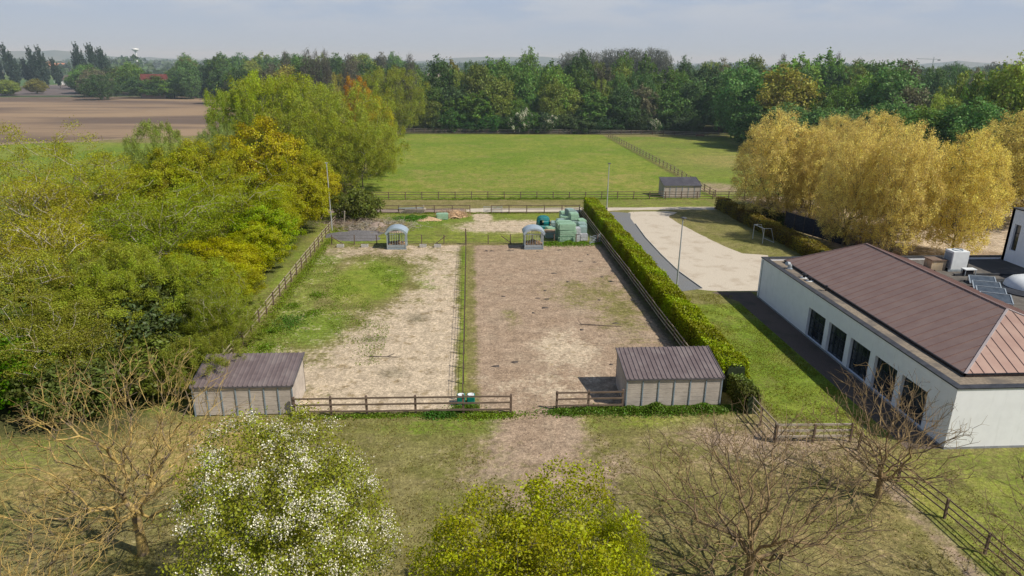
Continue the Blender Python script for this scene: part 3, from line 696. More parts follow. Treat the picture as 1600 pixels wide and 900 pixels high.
# far away treeline masses
def far_mass(name, n, ang0, ang1, r0, r1, hl, hh, col, label):
    g = np.random.default_rng(n); k = 30
    a = g.uniform(R(ang0), R(ang1), n); r = g.uniform(r0, r1, n); hh_ = g.uniform(hl, hh, n)*(.75+.25*np.sin(a*40))
    P = []
    for i in range(n):
        d = g.normal(size=(k, 3)); d /= np.linalg.norm(d, axis=1)[:, None]
        P.append(np.array([r[i]*math.sin(a[i]), r[i]*math.cos(a[i]), hh_[i]*.55])+d*np.array([hh_[i]*.7, hh_[i]*.5, hh_[i]*.48]))
    P = np.concatenate(P); o = g.normal(size=P.shape); o[:, 2] = abs(o[:, 2]); o /= np.linalg.norm(o, axis=1)[:, None]
    me = leaf_mesh(name, P, o, 7.0, M['leaf'], np.repeat(g.random(n), k), .8, .3, .4, 1)
    b = ob(name, me); b.color = (*col, 1); tag(b, label, 'wood', kind='stuff')
far_mass('distant_woods', 1500, -45, 50, 900, 2600, 12, 24, (.05, .07, .03), 'hazy woods and hedgerows spread along the horizon')

# ------------------------------------------------------------------ hedges
def hedge(name, label, path, width, height, col, n, leaf=.16, z0=0, core_col=(.02, .03, .012), wave=.22, tintmat=None):
    """path: list of (x, y); a clipped hedge whose leaves fill the shell of its box, over a dark woody core"""
    g = np.random.default_rng(len(label)); o = thing(name, label, 'hedge', (path[0][0], path[0][1], 0))
    seg = [(np.array(a, float), np.array(b, float)) for a, b in zip(path, path[1:])]
    Ls = np.array([np.linalg.norm(b-a) for a, b in seg]); pr = Ls/Ls.sum()
    P = []; O = []; mbx = MB(); s0 = 0
    for (a, b), l_, f in zip(seg, Ls, pr):
        d = (b-a)/l_; nn = np.array([d[1], -d[0]]); k = int(n*f)
        s = g.random(k)*l_; per = width+2*height; q = g.random(k)*per
        side = np.where(q < height, 0, np.where(q < height+width, 1, 2))
        off = np.where(side == 0, -width/2, np.where(side == 2, width/2, q-height-width/2)); z = np.where(side == 0, q, np.where(side == 2, q-height-width, height))
        S = s+s0
        wv = np.sin(S*1.7)*.4+np.sin(S*.63+1)*.6+np.sin(S*4.1)*.3
        bulge = 1+wave*.35*wv
        inn = np.abs(g.normal(size=k))*.14
        topw = wave*.5*(np.sin(S*1.1+off)+np.sin(S*2.9+2+off*2)*.5)
        # rounded shoulders
        zz = z/height; off = off*bulge*(1-.14*np.clip(zz-.6, 0, 1)/.4)
        off = off-np.sign(off)*inn*(side != 1)+g.normal(size=k)*.05; z = np.where(side == 1, height+topw-inn+np.abs(g.normal(size=k))*.06, z*(1+topw/height)+g.normal(size=k)*.05)
        stray = g.random(k) < .03; z = z+stray*(side == 1)*g.random(k)*.35
        xy = a+d*s[:, None]+nn*off[:, None]
        P.append(np.column_stack([xy, np.maximum(z, .05)+z0]))
        on = np.zeros((k, 3)); on[:, :2] = nn*np.sign(off)[:, None]*(side != 1)[:, None]; on[:, 2] = (side == 1); O.append(on)
        c = nn*(width/2-.3)
        mbx.add([(*(a-c), 0), (*(a+c), 0), (*(b+c), 0), (*(b-c), 0), (*(a-c*.8), height-.3), (*(a+c*.8), height-.3), (*(b+c*.8), height-.3), (*(b-c*.8), height-.3)],
                [(0, 1, 5, 4), (1, 2, 6, 5), (2, 3, 7, 6), (3, 0, 4, 7), (4, 5, 6, 7)])
        s0 += l_
    P = np.concatenate(P); O = np.concatenate(O)
    t = np.clip(.5+.5*np.sin(P[:, 0]*1.3+P[:, 1]*.9)*np.sin(P[:, 1]*.37+1)+g.normal(size=len(P))*.25, 0, 1)
    loc = np.array([path[0][0], path[0][1], 0])
    lv = ob('leaves', leaf_mesh('leaves', P-loc, O, leaf, M['leaf'], t, .75, .15, .8, 3), o); lv.color = (*col, 1)
    mbx.build('core', mottled('hedge_core', core_col, tuple(c*1.6 for c in core_col), 4, bump=0), o, loc)
    return o
hedge('hedge', 'long tall clipped hedge running from the track to beside the right shed', [(20.15, 46), (20.1, 60), (20.15, 75), (20.2, 92), (20.2, 112.3)], 2.2, 2.35, (.165, .185, .022), 90000)
hedge('hedge', 'short end of dark hedge with a bare foot beside the right shed', [(20.1, 42.6), (20.15, 46)], 1.3, 1.6, (.075, .09, .022), 4000)
hedge('beech_hedge', 'red-brown and green clipped beech hedge behind the football goal', [(43.4, 114.3), (43.9, 100), (44.5, 88), (44.6, 80)], 1.9, 1.9, (.125, .095, .025), 26000)
hedge('low_hedge', 'low dark hedge between the track and the plane trees', [(46.8, 111), (48.5, 104), (50.5, 99)], 2.0, 1.4, (.05, .07, .02), 9000)

# ------------------------------------------------------------------ fences
def fence(label, pts, spacing, h, rails, post=.12, rail=(.035, .11), mat_post='post', mat_rail='rail', name='rail_fence', side=-.07, skip=(), ph=None, sag=.02, cat='fence'):
    """a post-and-rail fence: posts are copies of one mesh, each rail line is one part"""
    o = thing(name, label, cat, (pts[0][0], pts[0][1], 0)); off = (pts[0][0], pts[0][1], 0)
    ph = ph or h
    pm = None; lines = [MB() for _ in rails]
    for a, b in zip(pts, pts[1:]):
        a = np.array(a, float); b = np.array(b, float); Lg = np.linalg.norm(b-a); n = max(1, round(Lg/spacing)); d = (b-a)/Lg; nn = np.array([d[1], -d[0]])
        xs = [a+(b-a)*i/n for i in range(n+1)]
        zz = [random.uniform(-sag, sag)*2 for _ in xs]
        for i, p_ in enumerate(xs):
            if i == 0 and a is not None and pm is not None and np.allclose(a, np.array(pts[0])) is False: continue
            if pm is None:
                q = MB(); q.box(-post/2, post/2, -post/2, post/2, -.05, ph); q.v = [(x*(1 if z < ph*.9 else .96), y*(1 if z < ph*.9 else .96), z) for x, y, z in q.v]
                pm = q.build('post', M[mat_post], o).data; c = bpy.data.objects[-1] if False else o.children[0]
            else:
                c = ob('post', pm, o)
            c.location = (p_[0]-off[0], p_[1]-off[1], random.uniform(-.05, .04)); c.rotation_euler = (random.uniform(-.025, .025), random.uniform(-.025, .025), math.atan2(d[1], d[0]))
        for k, z in enumerate(rails):
            for i in range(n):
                A = xs[i]-d*.06+nn*side; B = xs[i+1]+d*.06+nn*side
                lines[k].bar((A[0], A[1], z+zz[i]+random.uniform(-.012, .012)), (B[0], B[1], z+zz[i+1]+random.uniform(-.012, .012)), rail[0], rail[1])
    for k, q in enumerate(lines): q.build('rail' if rail[0] > .02 else 'wire', M[mat_rail], o, off)
    return o
def custom_fence(label, posts, h, rails, **k):
    o = thing('rail_fence', label, 'fence', (*posts[0], 0)); off = (*posts[0], 0)
    for p_ in posts:
        q = MB(); q.box(p_[0]-.08, p_[0]+.08, p_[1]-.07, p_[1]+.07, -.05, h+random.uniform(-.03, .05)); q.build('post', M['post'], o, off, bevel=.012)
    for z in rails:
        q = MB()
        for a, b in zip(posts, posts[1:]):
            q.bar((a[0]-.02, a[1]-.1, z+random.uniform(-.02, .02)), (b[0]+.02, b[1]-.1, z+random.uniform(-.02, .02)), .045, .13)
        q.build('rail', M['rail'], o, off)
    return o
custom_fence('brown three-rail fence in front of the left paddock, from shed to opening', [(-12.4, 43.75), (-9.86, 43.75), (-7.36, 43.7), (-3.92, 43.66), (-.54, 43.6), (2.86, 43.55)], 1.5, (1.38, .88, .36))
custom_fence('short brown three-rail fence left of the right shed', [(6.2, 43.85), (8.5, 43.85), (11.0, 43.85)], 1.5, (1.4, .9, .36))
fence('long weathered three-rail fence along the left wood', [(-19.9, 46.5), (-20.1, 80), (-20.3, 115.6)], 2.6, 1.35, (1.25, .85, .45), mat_rail='rail_y')
fence('long three-rail fence in the shadow of the tall hedge', [(18.45, 48.2), (18.45, 80), (18.3, 110.5)], 2.6, 1.35, (1.25, .85, .45), mat_rail='rail_y')
fence('trodden three-rail fence going from the hedge end to the bottom of the garden', [(20.0, 45.2), (20.2, 38.9)], 2.1, 1.4, (1.3, .85, .4), mat_rail='rail_y')
fence('short pale weathered fence behind the bare orchard trees', [(20.2, 38.7), (25.3, 38.6)], 2.55, 1.4, (1.3, .85, .42), rail=(.06, .14), mat_rail='rail_pale')
fence('dark three-rail fence running to the lower right corner', [(25.3, 37.6), (26.3, 30.5), (27.2, 16)], 2.9, 1.3, (1.2, .78, .38), rail=(.04, .08), mat_rail='rail')
fence('wire fence with many thin posts between the two paddocks', [(-.55, 45.5), (-.4, 90.6)], 2.9, 1.45, (1.35, 1.05, .75, .45), post=.09, rail=(.018, .018), mat_rail='wire', name='wire_fence', side=-.05)
fence('two-rail fence along the front of the trodden track, left of the gap', [(-20.2, 110.9), (.2, 110.7)], 2.9, 1.4, (1.3, .72, .2), post=.14)
fence('two-rail fence along the front of the gravel track, right of the gap', [(3.7, 110.5), (18.3, 110.5)], 2.95, 1.4, (1.3, .72, .2), post=.14)
fence('brown three-rail fence along the near edge of the big meadow', [(-20.3, 122.8), (60, 122.6)], 2.95, 1.4, (1.3, .85, .4), post=.15)
fence('three-rail fence dividing the big meadow from the yellower one', [(46.0, 124), (47.0, 160), (46.8, 229.5)], 3.3, 1.4, (1.3, .8, .35), post=.17, mat_rail='rail_y')
fence('rail fence along the far edge of the meadow before the wood', [(-22, 240.5), (60, 238), (92, 229), (104, 214)], 3.6, 1.45, (1.35, .85, .35), post=.17, mat_rail='rail_pale', mat_post='post')
fence('rail fence along the left edge of the far meadow', [(-22.5, 170), (-23.4, 205), (-22, 240)], 3.4, 1.4, (1.3, .8), post=.15, mat_rail='rail_y')
fence('thin wire fence far left between the green strip and the ploughed field', [tuple(G(-20, 228)[:2]), tuple(G(240, 215.5)[:2])], 7.5, 1.4, (1.2, .7), post=.14, rail=(.015, .015), mat_rail='wire', name='wire_fence')
# wire fence across the far end of the paddocks, with braces
o = fence('wire fence with diagonal braces across the far end of the paddocks', [(-18.6, 91.2), (-.4, 91.0), (17.8, 91.0)], 2.9, 1.35, (1.25, .8, .35), post=.13, rail=(.02, .02), mat_rail='wire', name='wire_fence')
for x0, x1 in ((-18.5, -17), (-3.2, -4.6), (4.4, 5.8)):
    q = MB(); q.bar((x0, 90.95, 1.15), (x1, 90.95, .1), .1, .1); q.build('brace', M['post'], o, (-18.6, 91.2, 0))
q = MB(); q.cyl((-.45, 90.9, 0), (-.45, 90.9, 2.2), .1, .08, 10); q.build('gate_post', M['post'], o, (-18.6, 91.2, 0))
q = MB(); q.bar((16.9, 91, 1.3), (15.2, 89.4, .2), .1, .1)
for i, (px, wz) in enumerate([(532, 1), (570, .9), (661, 1), (684, 1)]):
    p = G(px, 386); q = MB(); q.box(p[0]-.45, p[0]+.45, p[1]-.25, p[1]+.25, 0, .32); q.box(p[0]-.38, p[0]+.38, p[1]-.18, p[1]+.18, .322, .33)
    t = thing('concrete_trough', ['small concrete block trough nearest the left rail fence', 'small concrete block trough left of the left hay feeder', 'small concrete block trough right of the left hay feeder', 'small concrete block trough under the braced post'][i], 'trough', (p[0], p[1], 0))
    b = MB(); hw, hd, th = .45, .27, .07
    b.box(-hw, hw, -hd, -hd+th, 0, .34); b.box(-hw, hw, hd-th, hd, 0, .34); b.box(-hw, -hw+th, -hd+th, hd-th, 0, .34); b.box(hw-th, hw, -hd+th, hd-th, 0, .34); b.box(-hw+th, hw-th, -hd+th, hd-th, 0, .08)
    b.build('basin', M['concrete'], t)

# ------------------------------------------------------------------ sheds
M['roof_brown'] = mottled('ribbed_steel_roof', (.15, .115, .112), (.19, .15, .145), 1.2, .5, .15, (.22, .18, .17), .7, .0, spec=.4)
M['roof_dark'] = mottled('dark_ribbed_roof', (.085, .08, .09), (.115, .108, .118), 1.2, .5, .15, (.14, .13, .14), .7, .0, spec=.4)
M['panel'] = wood('grey_weathered_boards', (.40, .345, .295), (.54, .475, .41), 0)
M['panel_side'] = wood('grey_weathered_boards_side', (.38, .33, .28), (.50, .44, .38), 1)
def shed(label, x0, x1, y0, y1, zb, zf, roofm, bays, ov=.10, name='field_shelter'):
    """back wall (low, zb) faces -y; the open front (high, zf) faces +y"""
    t = thing(name, label, 'shed', (x0, y0, 0)); off = (x0, y0, 0)
    sl = (zf-zb)/(y1-y0)
    # back wall of stacked boards
    q = MB(); nb = 6; hh = (zb-.1)/nb
    for i in range(nb): q.box(x0+.05, x1-.05, y0+random.uniform(0, .008), y0+.06, .08+i*hh, .08+(i+1)*hh-.015)
    q.build('back_wall', M['panel'], t, off)
    for nm, xx in (('side_wall', x0), ('side_wall', x1-.06)):
        q = MB(); n = 6
        q.add([(xx, y0+.06, .08), (xx+.06, y0+.06, .08), (xx+.06, y1, .08), (xx, y1, .08), (xx, y0+.06, zb), (xx+.06, y0+.06, zb), (xx+.06, y1, zf-.02), (xx, y1, zf-.02)],
              [(0, 3, 2, 1), (4, 5, 6, 7), (0, 1, 5, 4), (1, 2, 6, 5), (2, 3, 7, 6), (3, 0, 4, 7)])
        q.build(nm, M['panel_side'], t, off)
    for i in range(bays+1):
        xx = x0+(x1-x0)*i/bays; q = MB(); q.box(xx-.04, xx+.04, y0-.045, y0-.003, 0, zb+.02); q.build('stud', M['steel_blue'], t, off)
    q = MB(); q.box(x0-.05, x1+.05, y0-.05, y0-.002, zb+.022, zb+.13); q.build('eaves_beam', M['steel_blue'], t, off)
    for xx in (x0+.05, (x0+x1)/2, x1-.05):
        q = MB(); q.box(xx-.05, xx+.05, y1-.12, y1-.02, 0, zf-.03); q.build('front_post', M['steel_blue'], t, off)
    # trapezoidal sheet roof
    q = MB(); ya, yb = y0-ov, y1+ov; za, zc = zb+.17-sl*ov, zb+.17+sl*(y1-y0+ov)
    W = x1-x0+2*ov; nr = max(8, int(W/.33)); st = W/nr; xs = []; zs = []
    for i in range(nr):
        b = x0-ov+i*st
        xs += [b, b+st*.60, b+st*.70, b+st*.90]; zs += [0, 0, .055, .055]
    xs.append(x0-ov+W); zs.append(0)
    vs = [(x, ya, za+z) for x, z in zip(xs, zs)]+[(x, yb, zc+z) for x, z in zip(xs, zs)]
    k = len(xs); q.add(vs, [(i, i+1, k+i+1, k+i) for i in range(k-1)]); ro = q.build('roof', roofm, t, off)
    sm_ = ro.modifiers.new('thick', 'SOLIDIFY'); sm_.thickness = .02
    q = MB()
    for yy, zz in ((ya-.012, za), (yb+.012, zc)): q.box(x0-ov-.03, x1+ov+.03, yy-.01, yy+.01, zz-.12, zz+.0)
    for xx in (x0-ov-.022, x1+ov+.022): q.bar((xx, ya, za+.0), (xx, yb, zc+.0), .04, .16)
    q.build('roof_trim', M['roof_dark'], t, off)
    return t
shed('brown-roofed field shelter at the corner of the left paddock, half under the trees', -19.3, -12.5, 44.0, 47.7, 2.15, 2.9, M['roof_brown'], 7)
shed('brown-roofed field shelter at the corner of the right paddock, beside the hedge', 11.3, 18.3, 44.0, 47.7, 2.15, 2.9, M['roof_brown'], 6)
shed('grey-roofed field shelter standing in the far meadow behind the rail fence', 36.1, 43.0, 123.6, 127.2, 2.15, 3.1, M['roof_dark'], 6)

# ------------------------------------------------------------------ white building
def wall_white(name, tone=1.0):
    t = NT(name); p = t.co('Object'); n = t.noise(p, 1.2, 4, .6); st = t.noise(p, 2.5, 4, .6, (1, 1, .12)); g = t.noise(p, 30, 3)
    c = t.mix(t.ramp(n, .35, .7), (.88*tone, .88*tone, .89*tone), (.83*tone, .83*tone, .84*tone)); c = t.mix(t.math('MULTIPLY', t.ramp(st, .55, .8), .35), c, (.52, .53, .51))
    t.pbr(c, .9, 0, t.bump(g, .2, .01), .2); return t.m
M['render'] = wall_white('white_render'); M['plinth'] = mottled('grey_plinth', (.25, .26, .27), (.32, .33, .34), 3)
def glass():
    t = NT('dark_glass'); p = t.co('Object'); n = t.noise(p, .8, 3)
    b = t.pbr(t.mix(t.ramp(n, .3, .7), (.012, .018, .024), (.06, .07, .075)), .06, 0, None, .8); return t.m
M['glass'] = glass(); M['frame_dark'] = mottled('window_frame', (.03, .04, .055), (.05, .06, .075), 4, .4, .3, bump=0)
M['seam'] = None
def seam_mat(name, a, b, rough, metal):
    t = NT(name); p = t.co('Object'); n = t.noise(p, .8, 4, .6); s = t.noise(p, 6, 3, .6)
    t.pbr(t.mix(t.ramp(n, .3, .7), a, b), rough, metal, t.bump(s, .06, .02), .35); return t.m
M['roof_seam'] = seam_mat('brown_standing_seam', (.33, .215, .175), (.38, .26, .21), .48, .55)
M['roof_seam_lit'] = M['roof_seam']
M['seam_rib'] = seam_mat('seam_ribs', (.21, .14, .13), (.25, .17, .155), .5, .3)
M['flash'] = seam_mat('light_hip_flashing', (.45, .38, .36), (.52, .45, .42), .4, .3)
bx0, bx1, by0, by1, bz = 31.0, 76.0, 37.4, 68.0, 4.38
off = (bx0, by0, 0); bt = thing('flat_roofed_building', 'low white rendered building with a brown seamed hipped roof and tall windows', 'building', off)
wins = [(53.85, 56.9), (50.35, 53.2), (46.85, 49.7), (43.35, 46.15), (39.9, 42.75)]
zt = 2.85; th = .42
q = MB()
edges = [by0]+[v for w_ in sorted(wins) for v in w_]+[by1]
for i in range(0, len(edges), 2): q.box(bx0, bx0+th, edges[i]+(.0 if i else th), edges[i+1], 0, bz-.003)   # piers
for a, b in sorted(wins): q.box(bx0, bx0+th, a, b, zt, bz-.003); q.box(bx0, bx0+th, a, b, -.1, .12)
q.build('west_wall', M['render'], bt, off)
q = MB(); q.box(bx0, bx1, by0, by0+th, 0, bz-.003); q.build('south_wall', M['render'], bt, off)
q = MB(); q.box(bx0+th, bx1, by1-th, by1, 0, bz-.003); q.box(bx1-th, bx1, by0+th, by1-th, 0, bz-.003); q.build('rear_wall', M['render'], bt, off)
q = MB(); q.box(bx0-.012, bx0, by0, by1, 0, .16); q.box(bx0-.012, bx1, by0-.012, by0-.002, 0, .16); q.build('plinth', M['plinth'], bt, off)
q = MB(); q.box(bx0-.05, bx0-.0, by1-.5, by1-.38, 0, bz-.15); q.build('downpipe', M['steel'], bt, off)
q = MB(); q.box(bx0-.06, bx0+th+.05, by0-.06, by1+.06, bz, bz+.09); q.box(bx0+th+.05, bx1, by0-.06, by0+th+.05, bz, bz+.087); q.box(bx0+th+.05, bx1, by1-th-.05, by1+.06, bz, bz+.087)
q.build('parapet_cap', M['cap'], bt, off)
for a, b in wins:
    fr_ = MB(); xg = bx0+.30
    nm_ = 4
    for i in range(nm_+1):
        yy = a+.04+(b-a-.08)*i/nm_; fr_.box(xg-.045, xg+.045, yy-.035, yy+.035, .12, zt)
    for zz in (.16, .95, 1.9, zt-.05): fr_.box(xg-.04, xg+.04, a, b, zz-.035, zz+.035)
    fo = fr_.build('window', M['frame_dark'], bt, off)
    g_ = MB(); g_.box(xg-.008, xg+.008, a+.02, b-.02, .14, zt-.02); g_.build('pane', M['glass'], fo, off)
q = MB(); q.box(bx0+1.2, bx0+1.25, 39, 57.3, .1, 3.2); q.box(bx0+.32, bx0+1.2, 39, 57.3, .02, .1); q.build('interior', M['black'], bt, off)
q = MB(); q.box(bx0+th, bx1-th, by0+th, by1-th, 4.02, 4.14); q.build('flat_roof', M['tar'], bt, off)
q = MB(); q.box(bx0+th+.01, 33.4, by0+th+.01, by1-th-.01, 4.142, 4.16); q.box(33.4, 47.5, by0+th+.01, 39.9, 4.142, 4.16); q.build('roof_ledge', M['tar_brown'], bt, off)
# hipped roof
rx0, rx1, ry0, ry1, rz0, rz1 = 33.1, 46.6, 39.6, 67.0, 4.36, 6.85
A1 = (39.85, 45.2, rz1); A2 = (39.85, 64.2, rz1)
c1, c2, c3, c4 = (rx0, ry0, rz0), (rx1, ry0, rz0), (rx1, ry1, rz0), (rx0, ry1, rz0)
q = MB(); q.quad(c4, c1, A1, A2); q.quad(c1, c2, A1); q.quad(c2, c3, A2, A1); q.quad(c3, c4, A2)
q.add([(rx0, ry0, 4.16), (rx1, ry0, 4.16), (rx1, ry1, 4.16), (rx0, ry1, 4.16), c1, c2, c3, c4], [(0, 1, 5, 4), (1, 2, 6, 5), (2, 3, 7, 6), (3, 0, 4, 7)])
ro = q.build('roof', M['roof_seam'], bt, off)
q = MB(); qe = MB(); qs = MB()
y = ry0+.55
while y < ry1:   # ribs on the long slope
    if y < A1[1]: t_ = (y-ry0)/(A1[1]-ry0)
    elif y > A2[1]: t_ = (ry1-y)/(ry1-A2[1])
    else: t_ = 1
    q.bar((rx0, y, rz0+.02), (rx0+(A1[0]-rx0)*t_, y, rz0+.02+(rz1-rz0)*t_), .035, .05)
    qe.bar((rx1, y, rz0+.02), (rx1-(rx1-A1[0])*t_, y, rz0+.02+(rz1-rz0)*t_), .03, .045); y += .95
x = rx0+.55
while x < rx1:
    t_ = (x-rx0)/(A1[0]-rx0) if x < A1[0] else (rx1-x)/(rx1-A1[0])
    qs.bar((x, ry0, rz0+.02), (x, ry0+(A1[1]-ry0)*t_, rz0+.02+(rz1-rz0)*t_), .03, .045); x += .8
[k_.build('seam', M['seam_rib'], ro, off) for k_ in (q, qe, qs)]
q = MB(); q.bar(c1, A1, .16, .1); q.bar(c2, A1, .16, .1); q.build('hip_flashing', M['flash'], ro, off)
q = MB(); q.bar(A1, A2, .2, .12); q.bar(c4, A2, .12, .1); q.build('ridge', M['seam_rib'], ro, off)
q = MB(); q.box(rx0-.14, rx0-.02, ry0-.14, ry1, 4.30, 4.40); q.box(rx0-.14, rx1, ry0-.14, ry0-.02, 4.30, 4.40); q.box(rx0-.06, rx0-.01, ry0-.06, ry1, 4.162, 4.3); q.build('gutter', M['black'], bt, off)
# roof parapet strips, further roof parts
q = MB(); q.box(48, 75.5, 61.7, 61.95, 4.142, 4.34); q.build('roof_upstand', M['cap'], bt, off)
# --- rooftop equipment
def on(z=4.142): return z
t = thing('ventilation_cowl', 'shiny bent metal vent pipe on the roof ledge', 'vent pipe', (32.55, 64.7, 4.16))
q = MB(); q.cyl((0, 0, 0), (0, 0, .35), .2, n=14); q.cyl((0, 0, .3), (-.22, -.1, .55), .2, n=14); q.cyl((-.15, -.08, .52), (-.5, -.25, .6), .2, n=14); q.cyl((0, 0, 0), (0, 0, .03), .32, n=14)
q.v = [(x, y, z) for x, y, z in q.v]; q.build('pipe', M['steel'], t, smooth=False)
for i, (xx, yy) in enumerate([(32.55, 61.6), (32.65, 60.6)]):
    t = thing('roof_vent', ['dark round roof vent with white flashing, the one nearer the bent pipe', 'dark round roof vent with white flashing, the one further from the bent pipe'][i], 'roof vent', (xx, yy, 4.16), group='dark roof vents')
    q = MB(); q.cyl((0, 0, 0), (0, 0, .3), .12, n=12); q.build('pipe', M['black'], t)
    q = MB(); q.lathe((0, 0, .3), [(.02, .14), (.22, .08), (.24, .0), (.02, 0)], 14); q.build('cap', M['black'], t)
    q = MB(); q.cyl((0, 0, 0), (0, 0, .02), .36, n=14); q.build('flange', M['white_panel'], t)
t = thing('roof_vent', 'small thin black vent standing alone on the ledge', 'roof vent', (32.7, 57.6, 4.16)); q = MB(); q.cyl((0, 0, 0), (0, 0, .45), .07, n=10); q.build('pipe', M['black'], t)
q = MB(); q.lathe((0, 0, .45), [(.01, .1), (.16, .05), (.16, 0), (.01, 0)], 12); q.build('cap', M['black'], t)
# air conditioning unit
p = G(1490, 421, 4.16); t = thing('air_conditioner', 'white box-shaped air conditioning unit standing tall on the flat roof', 'air conditioner', (p[0], p[1], 4.15))
q = MB(); q.box(-.85, .85, -.65, .65, .18, 2.05); q.build('housing', M['white_panel'], t, bevel=.04)
q = MB(); [q.box(-.872, -.852, -.5+.1*i, -.45+.1*i, .3, 1.85) for i in range(11)]; q.build('grille', M['steel_blue'], t)
q = MB(); q.lathe((0, 0, 2.05), [(.48, .0), (.48, .08), (.44, .08), (.44, .01)], 18); q.build('fan_ring', M['steel'], t)
for yy in (-.7, .6): q = MB(); q.box(-1.1, 1.0, yy, yy+.1, 0, .18); q.build('base_rail', M['steel'], t)
p = G(1459, 420, 4.16); t = thing('chimney_block', 'square tan chimney block with a brown cover plate', 'chimney', (p[0], p[1], 4.15))
q = MB(); q.box(-.75, .75, -.6, .6, 0, 1.05); q.build('block', mottled('tan_render', (.42, .31, .18), (.52, .42, .28), 3, c3=(.3, .24, .17)), t)
q = MB(); q.box(-.85, .85, -.7, .7, 1.052, 1.13); q.build('cover_plate', mottled('brown_plate', (.15, .1, .075), (.2, .14, .1), 3), t)
p = G(1512, 430, 4.16); t = thing('roof_fan_box', 'small white topped fan box beside the air conditioning unit', 'fan box', (p[0], p[1], 4.15))
q = MB(); q.box(-.6, .6, -.35, .35, .62, .7); q.build('cover', M['white_panel'], t); q = MB(); q.box(-.45, .35, -.25, .25, .08, .6); q.build('motor_box', M['black'], t)
q = MB()
for a, b in ((-.55, -.3), (.5, -.3), (-.55, .25), (.5, .25)): q.box(a, a+.06, b, b+.06, 0, .62)
q.build('frame', M['steel'], t)
M['solar'] = mottled('solar_collector', (.09, .11, .13), (.14, .165, .19), 2, .15, .4, bump=0, spec=.7)
cor = [G(1512, 434, 4.4), G(1552, 437, 4.4), G(1586, 476, 4.4), G(1536, 469, 4.4)]
for i in range(4):
    f0, f1 = i/4+.02, (i+1)/4-.05
    P_ = [cor[0]+(cor[3]-cor[0])*f0, cor[1]+(cor[2]-cor[1])*f0, cor[1]+(cor[2]-cor[1])*f1, cor[0]+(cor[3]-cor[0])*f1]
    ce = sum(P_)/4; t = thing('solar_panel', ['solar collector panel nearest the air conditioning unit', 'second solar collector panel from the air conditioning unit', 'third solar collector panel from the air conditioning unit', 'solar collector panel furthest from the air conditioning unit, nearest the roof tip'][i], 'solar panel', (ce[0], ce[1], 4.15), group='row of solar collectors on the flat roof')
    hs = [.15, .15, .62, .62]; hs = [.55, .55, .12, .12]
    v = [(P_[k][0]-ce[0], P_[k][1]-ce[1], hs[k]) for k in range(4)]
    q = MB(); q.add(v+[(a, b, c-.06) for a, b, c in v], [(0, 1, 2, 3), (7, 6, 5, 4), (0, 4, 5, 1), (1, 5, 6, 2), (2, 6, 7, 3), (3, 7, 4, 0)]); q.build('collector', M['solar'], t)
    q = MB(); [q.bar(v[a], v[b], .09, .1) for a, b in ((0, 1), (1, 2), (2, 3), (3, 0))]; [q.cyl((v[a][0], v[a][1], 0), (v[a][0], v[a][1], v[a][2]), .03, n=6) for a in range(4)]; q.build('frame', M['steel'], t)
p = G(1604, 452, 4.16); t = thing('dome_skylight', 'round white domed skylight in a wide dark ring, cut by the right border', 'skylight', (p[0], p[1], 4.142))
q = MB(); q.lathe((0, 0, 0), [(3.0, 0), (3.0, .12), (1.9, .3), (1.9, 0)], 36); q.build('ring', M['cap'], t)
q = MB(); q.lathe((0, 0, .3), [(1.9, 0), (1.8, .35), (1.4, .75), (.8, .98), (.01, 1.05)], 36); q.build('dome', M['white_panel'], t, smooth=True)
q = MB(); pts = [G(1457, 418, 4.2), G(1464, 427, 4.2), G(1478, 434, 4.2), G(1494, 440, 4.2), G(1508, 438, 4.2)]
for a, b in zip(pts, pts[1:]): q.cyl(a, b, .05, n=6)
tag(q.build('roof_cable', M['black']), 'black cable snaking over the flat roof from the chimney block', 'cable')
q = MB(); p = G(1511, 418, 4.16); q.cyl((p[0], p[1], 4.14), (p[0], p[1], 5.0), .05, n=8); tag(q.build('vent_stack', M['black']), 'thin black stub pipe right of the air conditioning unit', 'pipe')

# tall white block behind
o2 = thing('white_annex', 'tall white rendered block with a dark slit window at the right border', 'building', (57.3, 56, 4.15)); of2 = (57.3, 56, 4.15)
ax0, ax1, ay0, ay1, az = 57.3, 74, 56, 67.5, 9.7
wz0, wz1, wy0, wy1 = 5.44, 8.2, 65.9, 66.75
q = MB(); q.box(ax0, ax0+.35, ay0+.35, wy0, 4.15, az); q.box(ax0, ax0+.35, wy1, ay1, 4.15, az); q.box(ax0, ax0+.35, wy0, wy1, 4.15, wz0); q.box(ax0, ax0+.35, wy0, wy1, wz1, az); q.build('west_wall', M['render'], o2, of2)
sx0, sx1 = 59.9, 60.7
q = MB(); q.box(ax0, sx0, ay0, ay0+.35, 4.15, az); q.box(sx1, ax1, ay0, ay0+.35, 4.15, az); q.box(sx0, sx1, ay0, ay0+.35, 4.15, 4.9); q.box(sx0, sx1, ay0, ay0+.35, 7.6, az); q.build('south_wall', M['render'], o2, of2)
q = MB(); q.box(ax0, ax1, ay1-.35, ay1, 4.15, az); q.box(ax1-.35, ax1, ay0+.35, ay1-.35, 4.15, az); q.build('rear_wall', M['render'], o2, of2)
for (a, b, c, d, e, f_) in ((sx0, sx1, ay0+.2, ay0+.24, 4.9, 7.6), (ax0+.2, ax0+.24, wy0, wy1, wz0, wz1)):
    q = MB(); q.box(a, b, c, d, e, f_); g_ = q.build('window', M['glass'], o2, of2)
    q = MB()
    for zz in np.linspace(e, f_, 4): q.box(a-.01, b+.01, c-.03, d+.01, zz-.04, zz+.04)
    q.build('frame', M['black'], g_, of2)
q = MB(); q.box(ax0-.06, ax1+.06, ay0-.06, ay1+.06, az+.002, az+.12); q.build('parapet_cap', M['cap'], o2, of2)
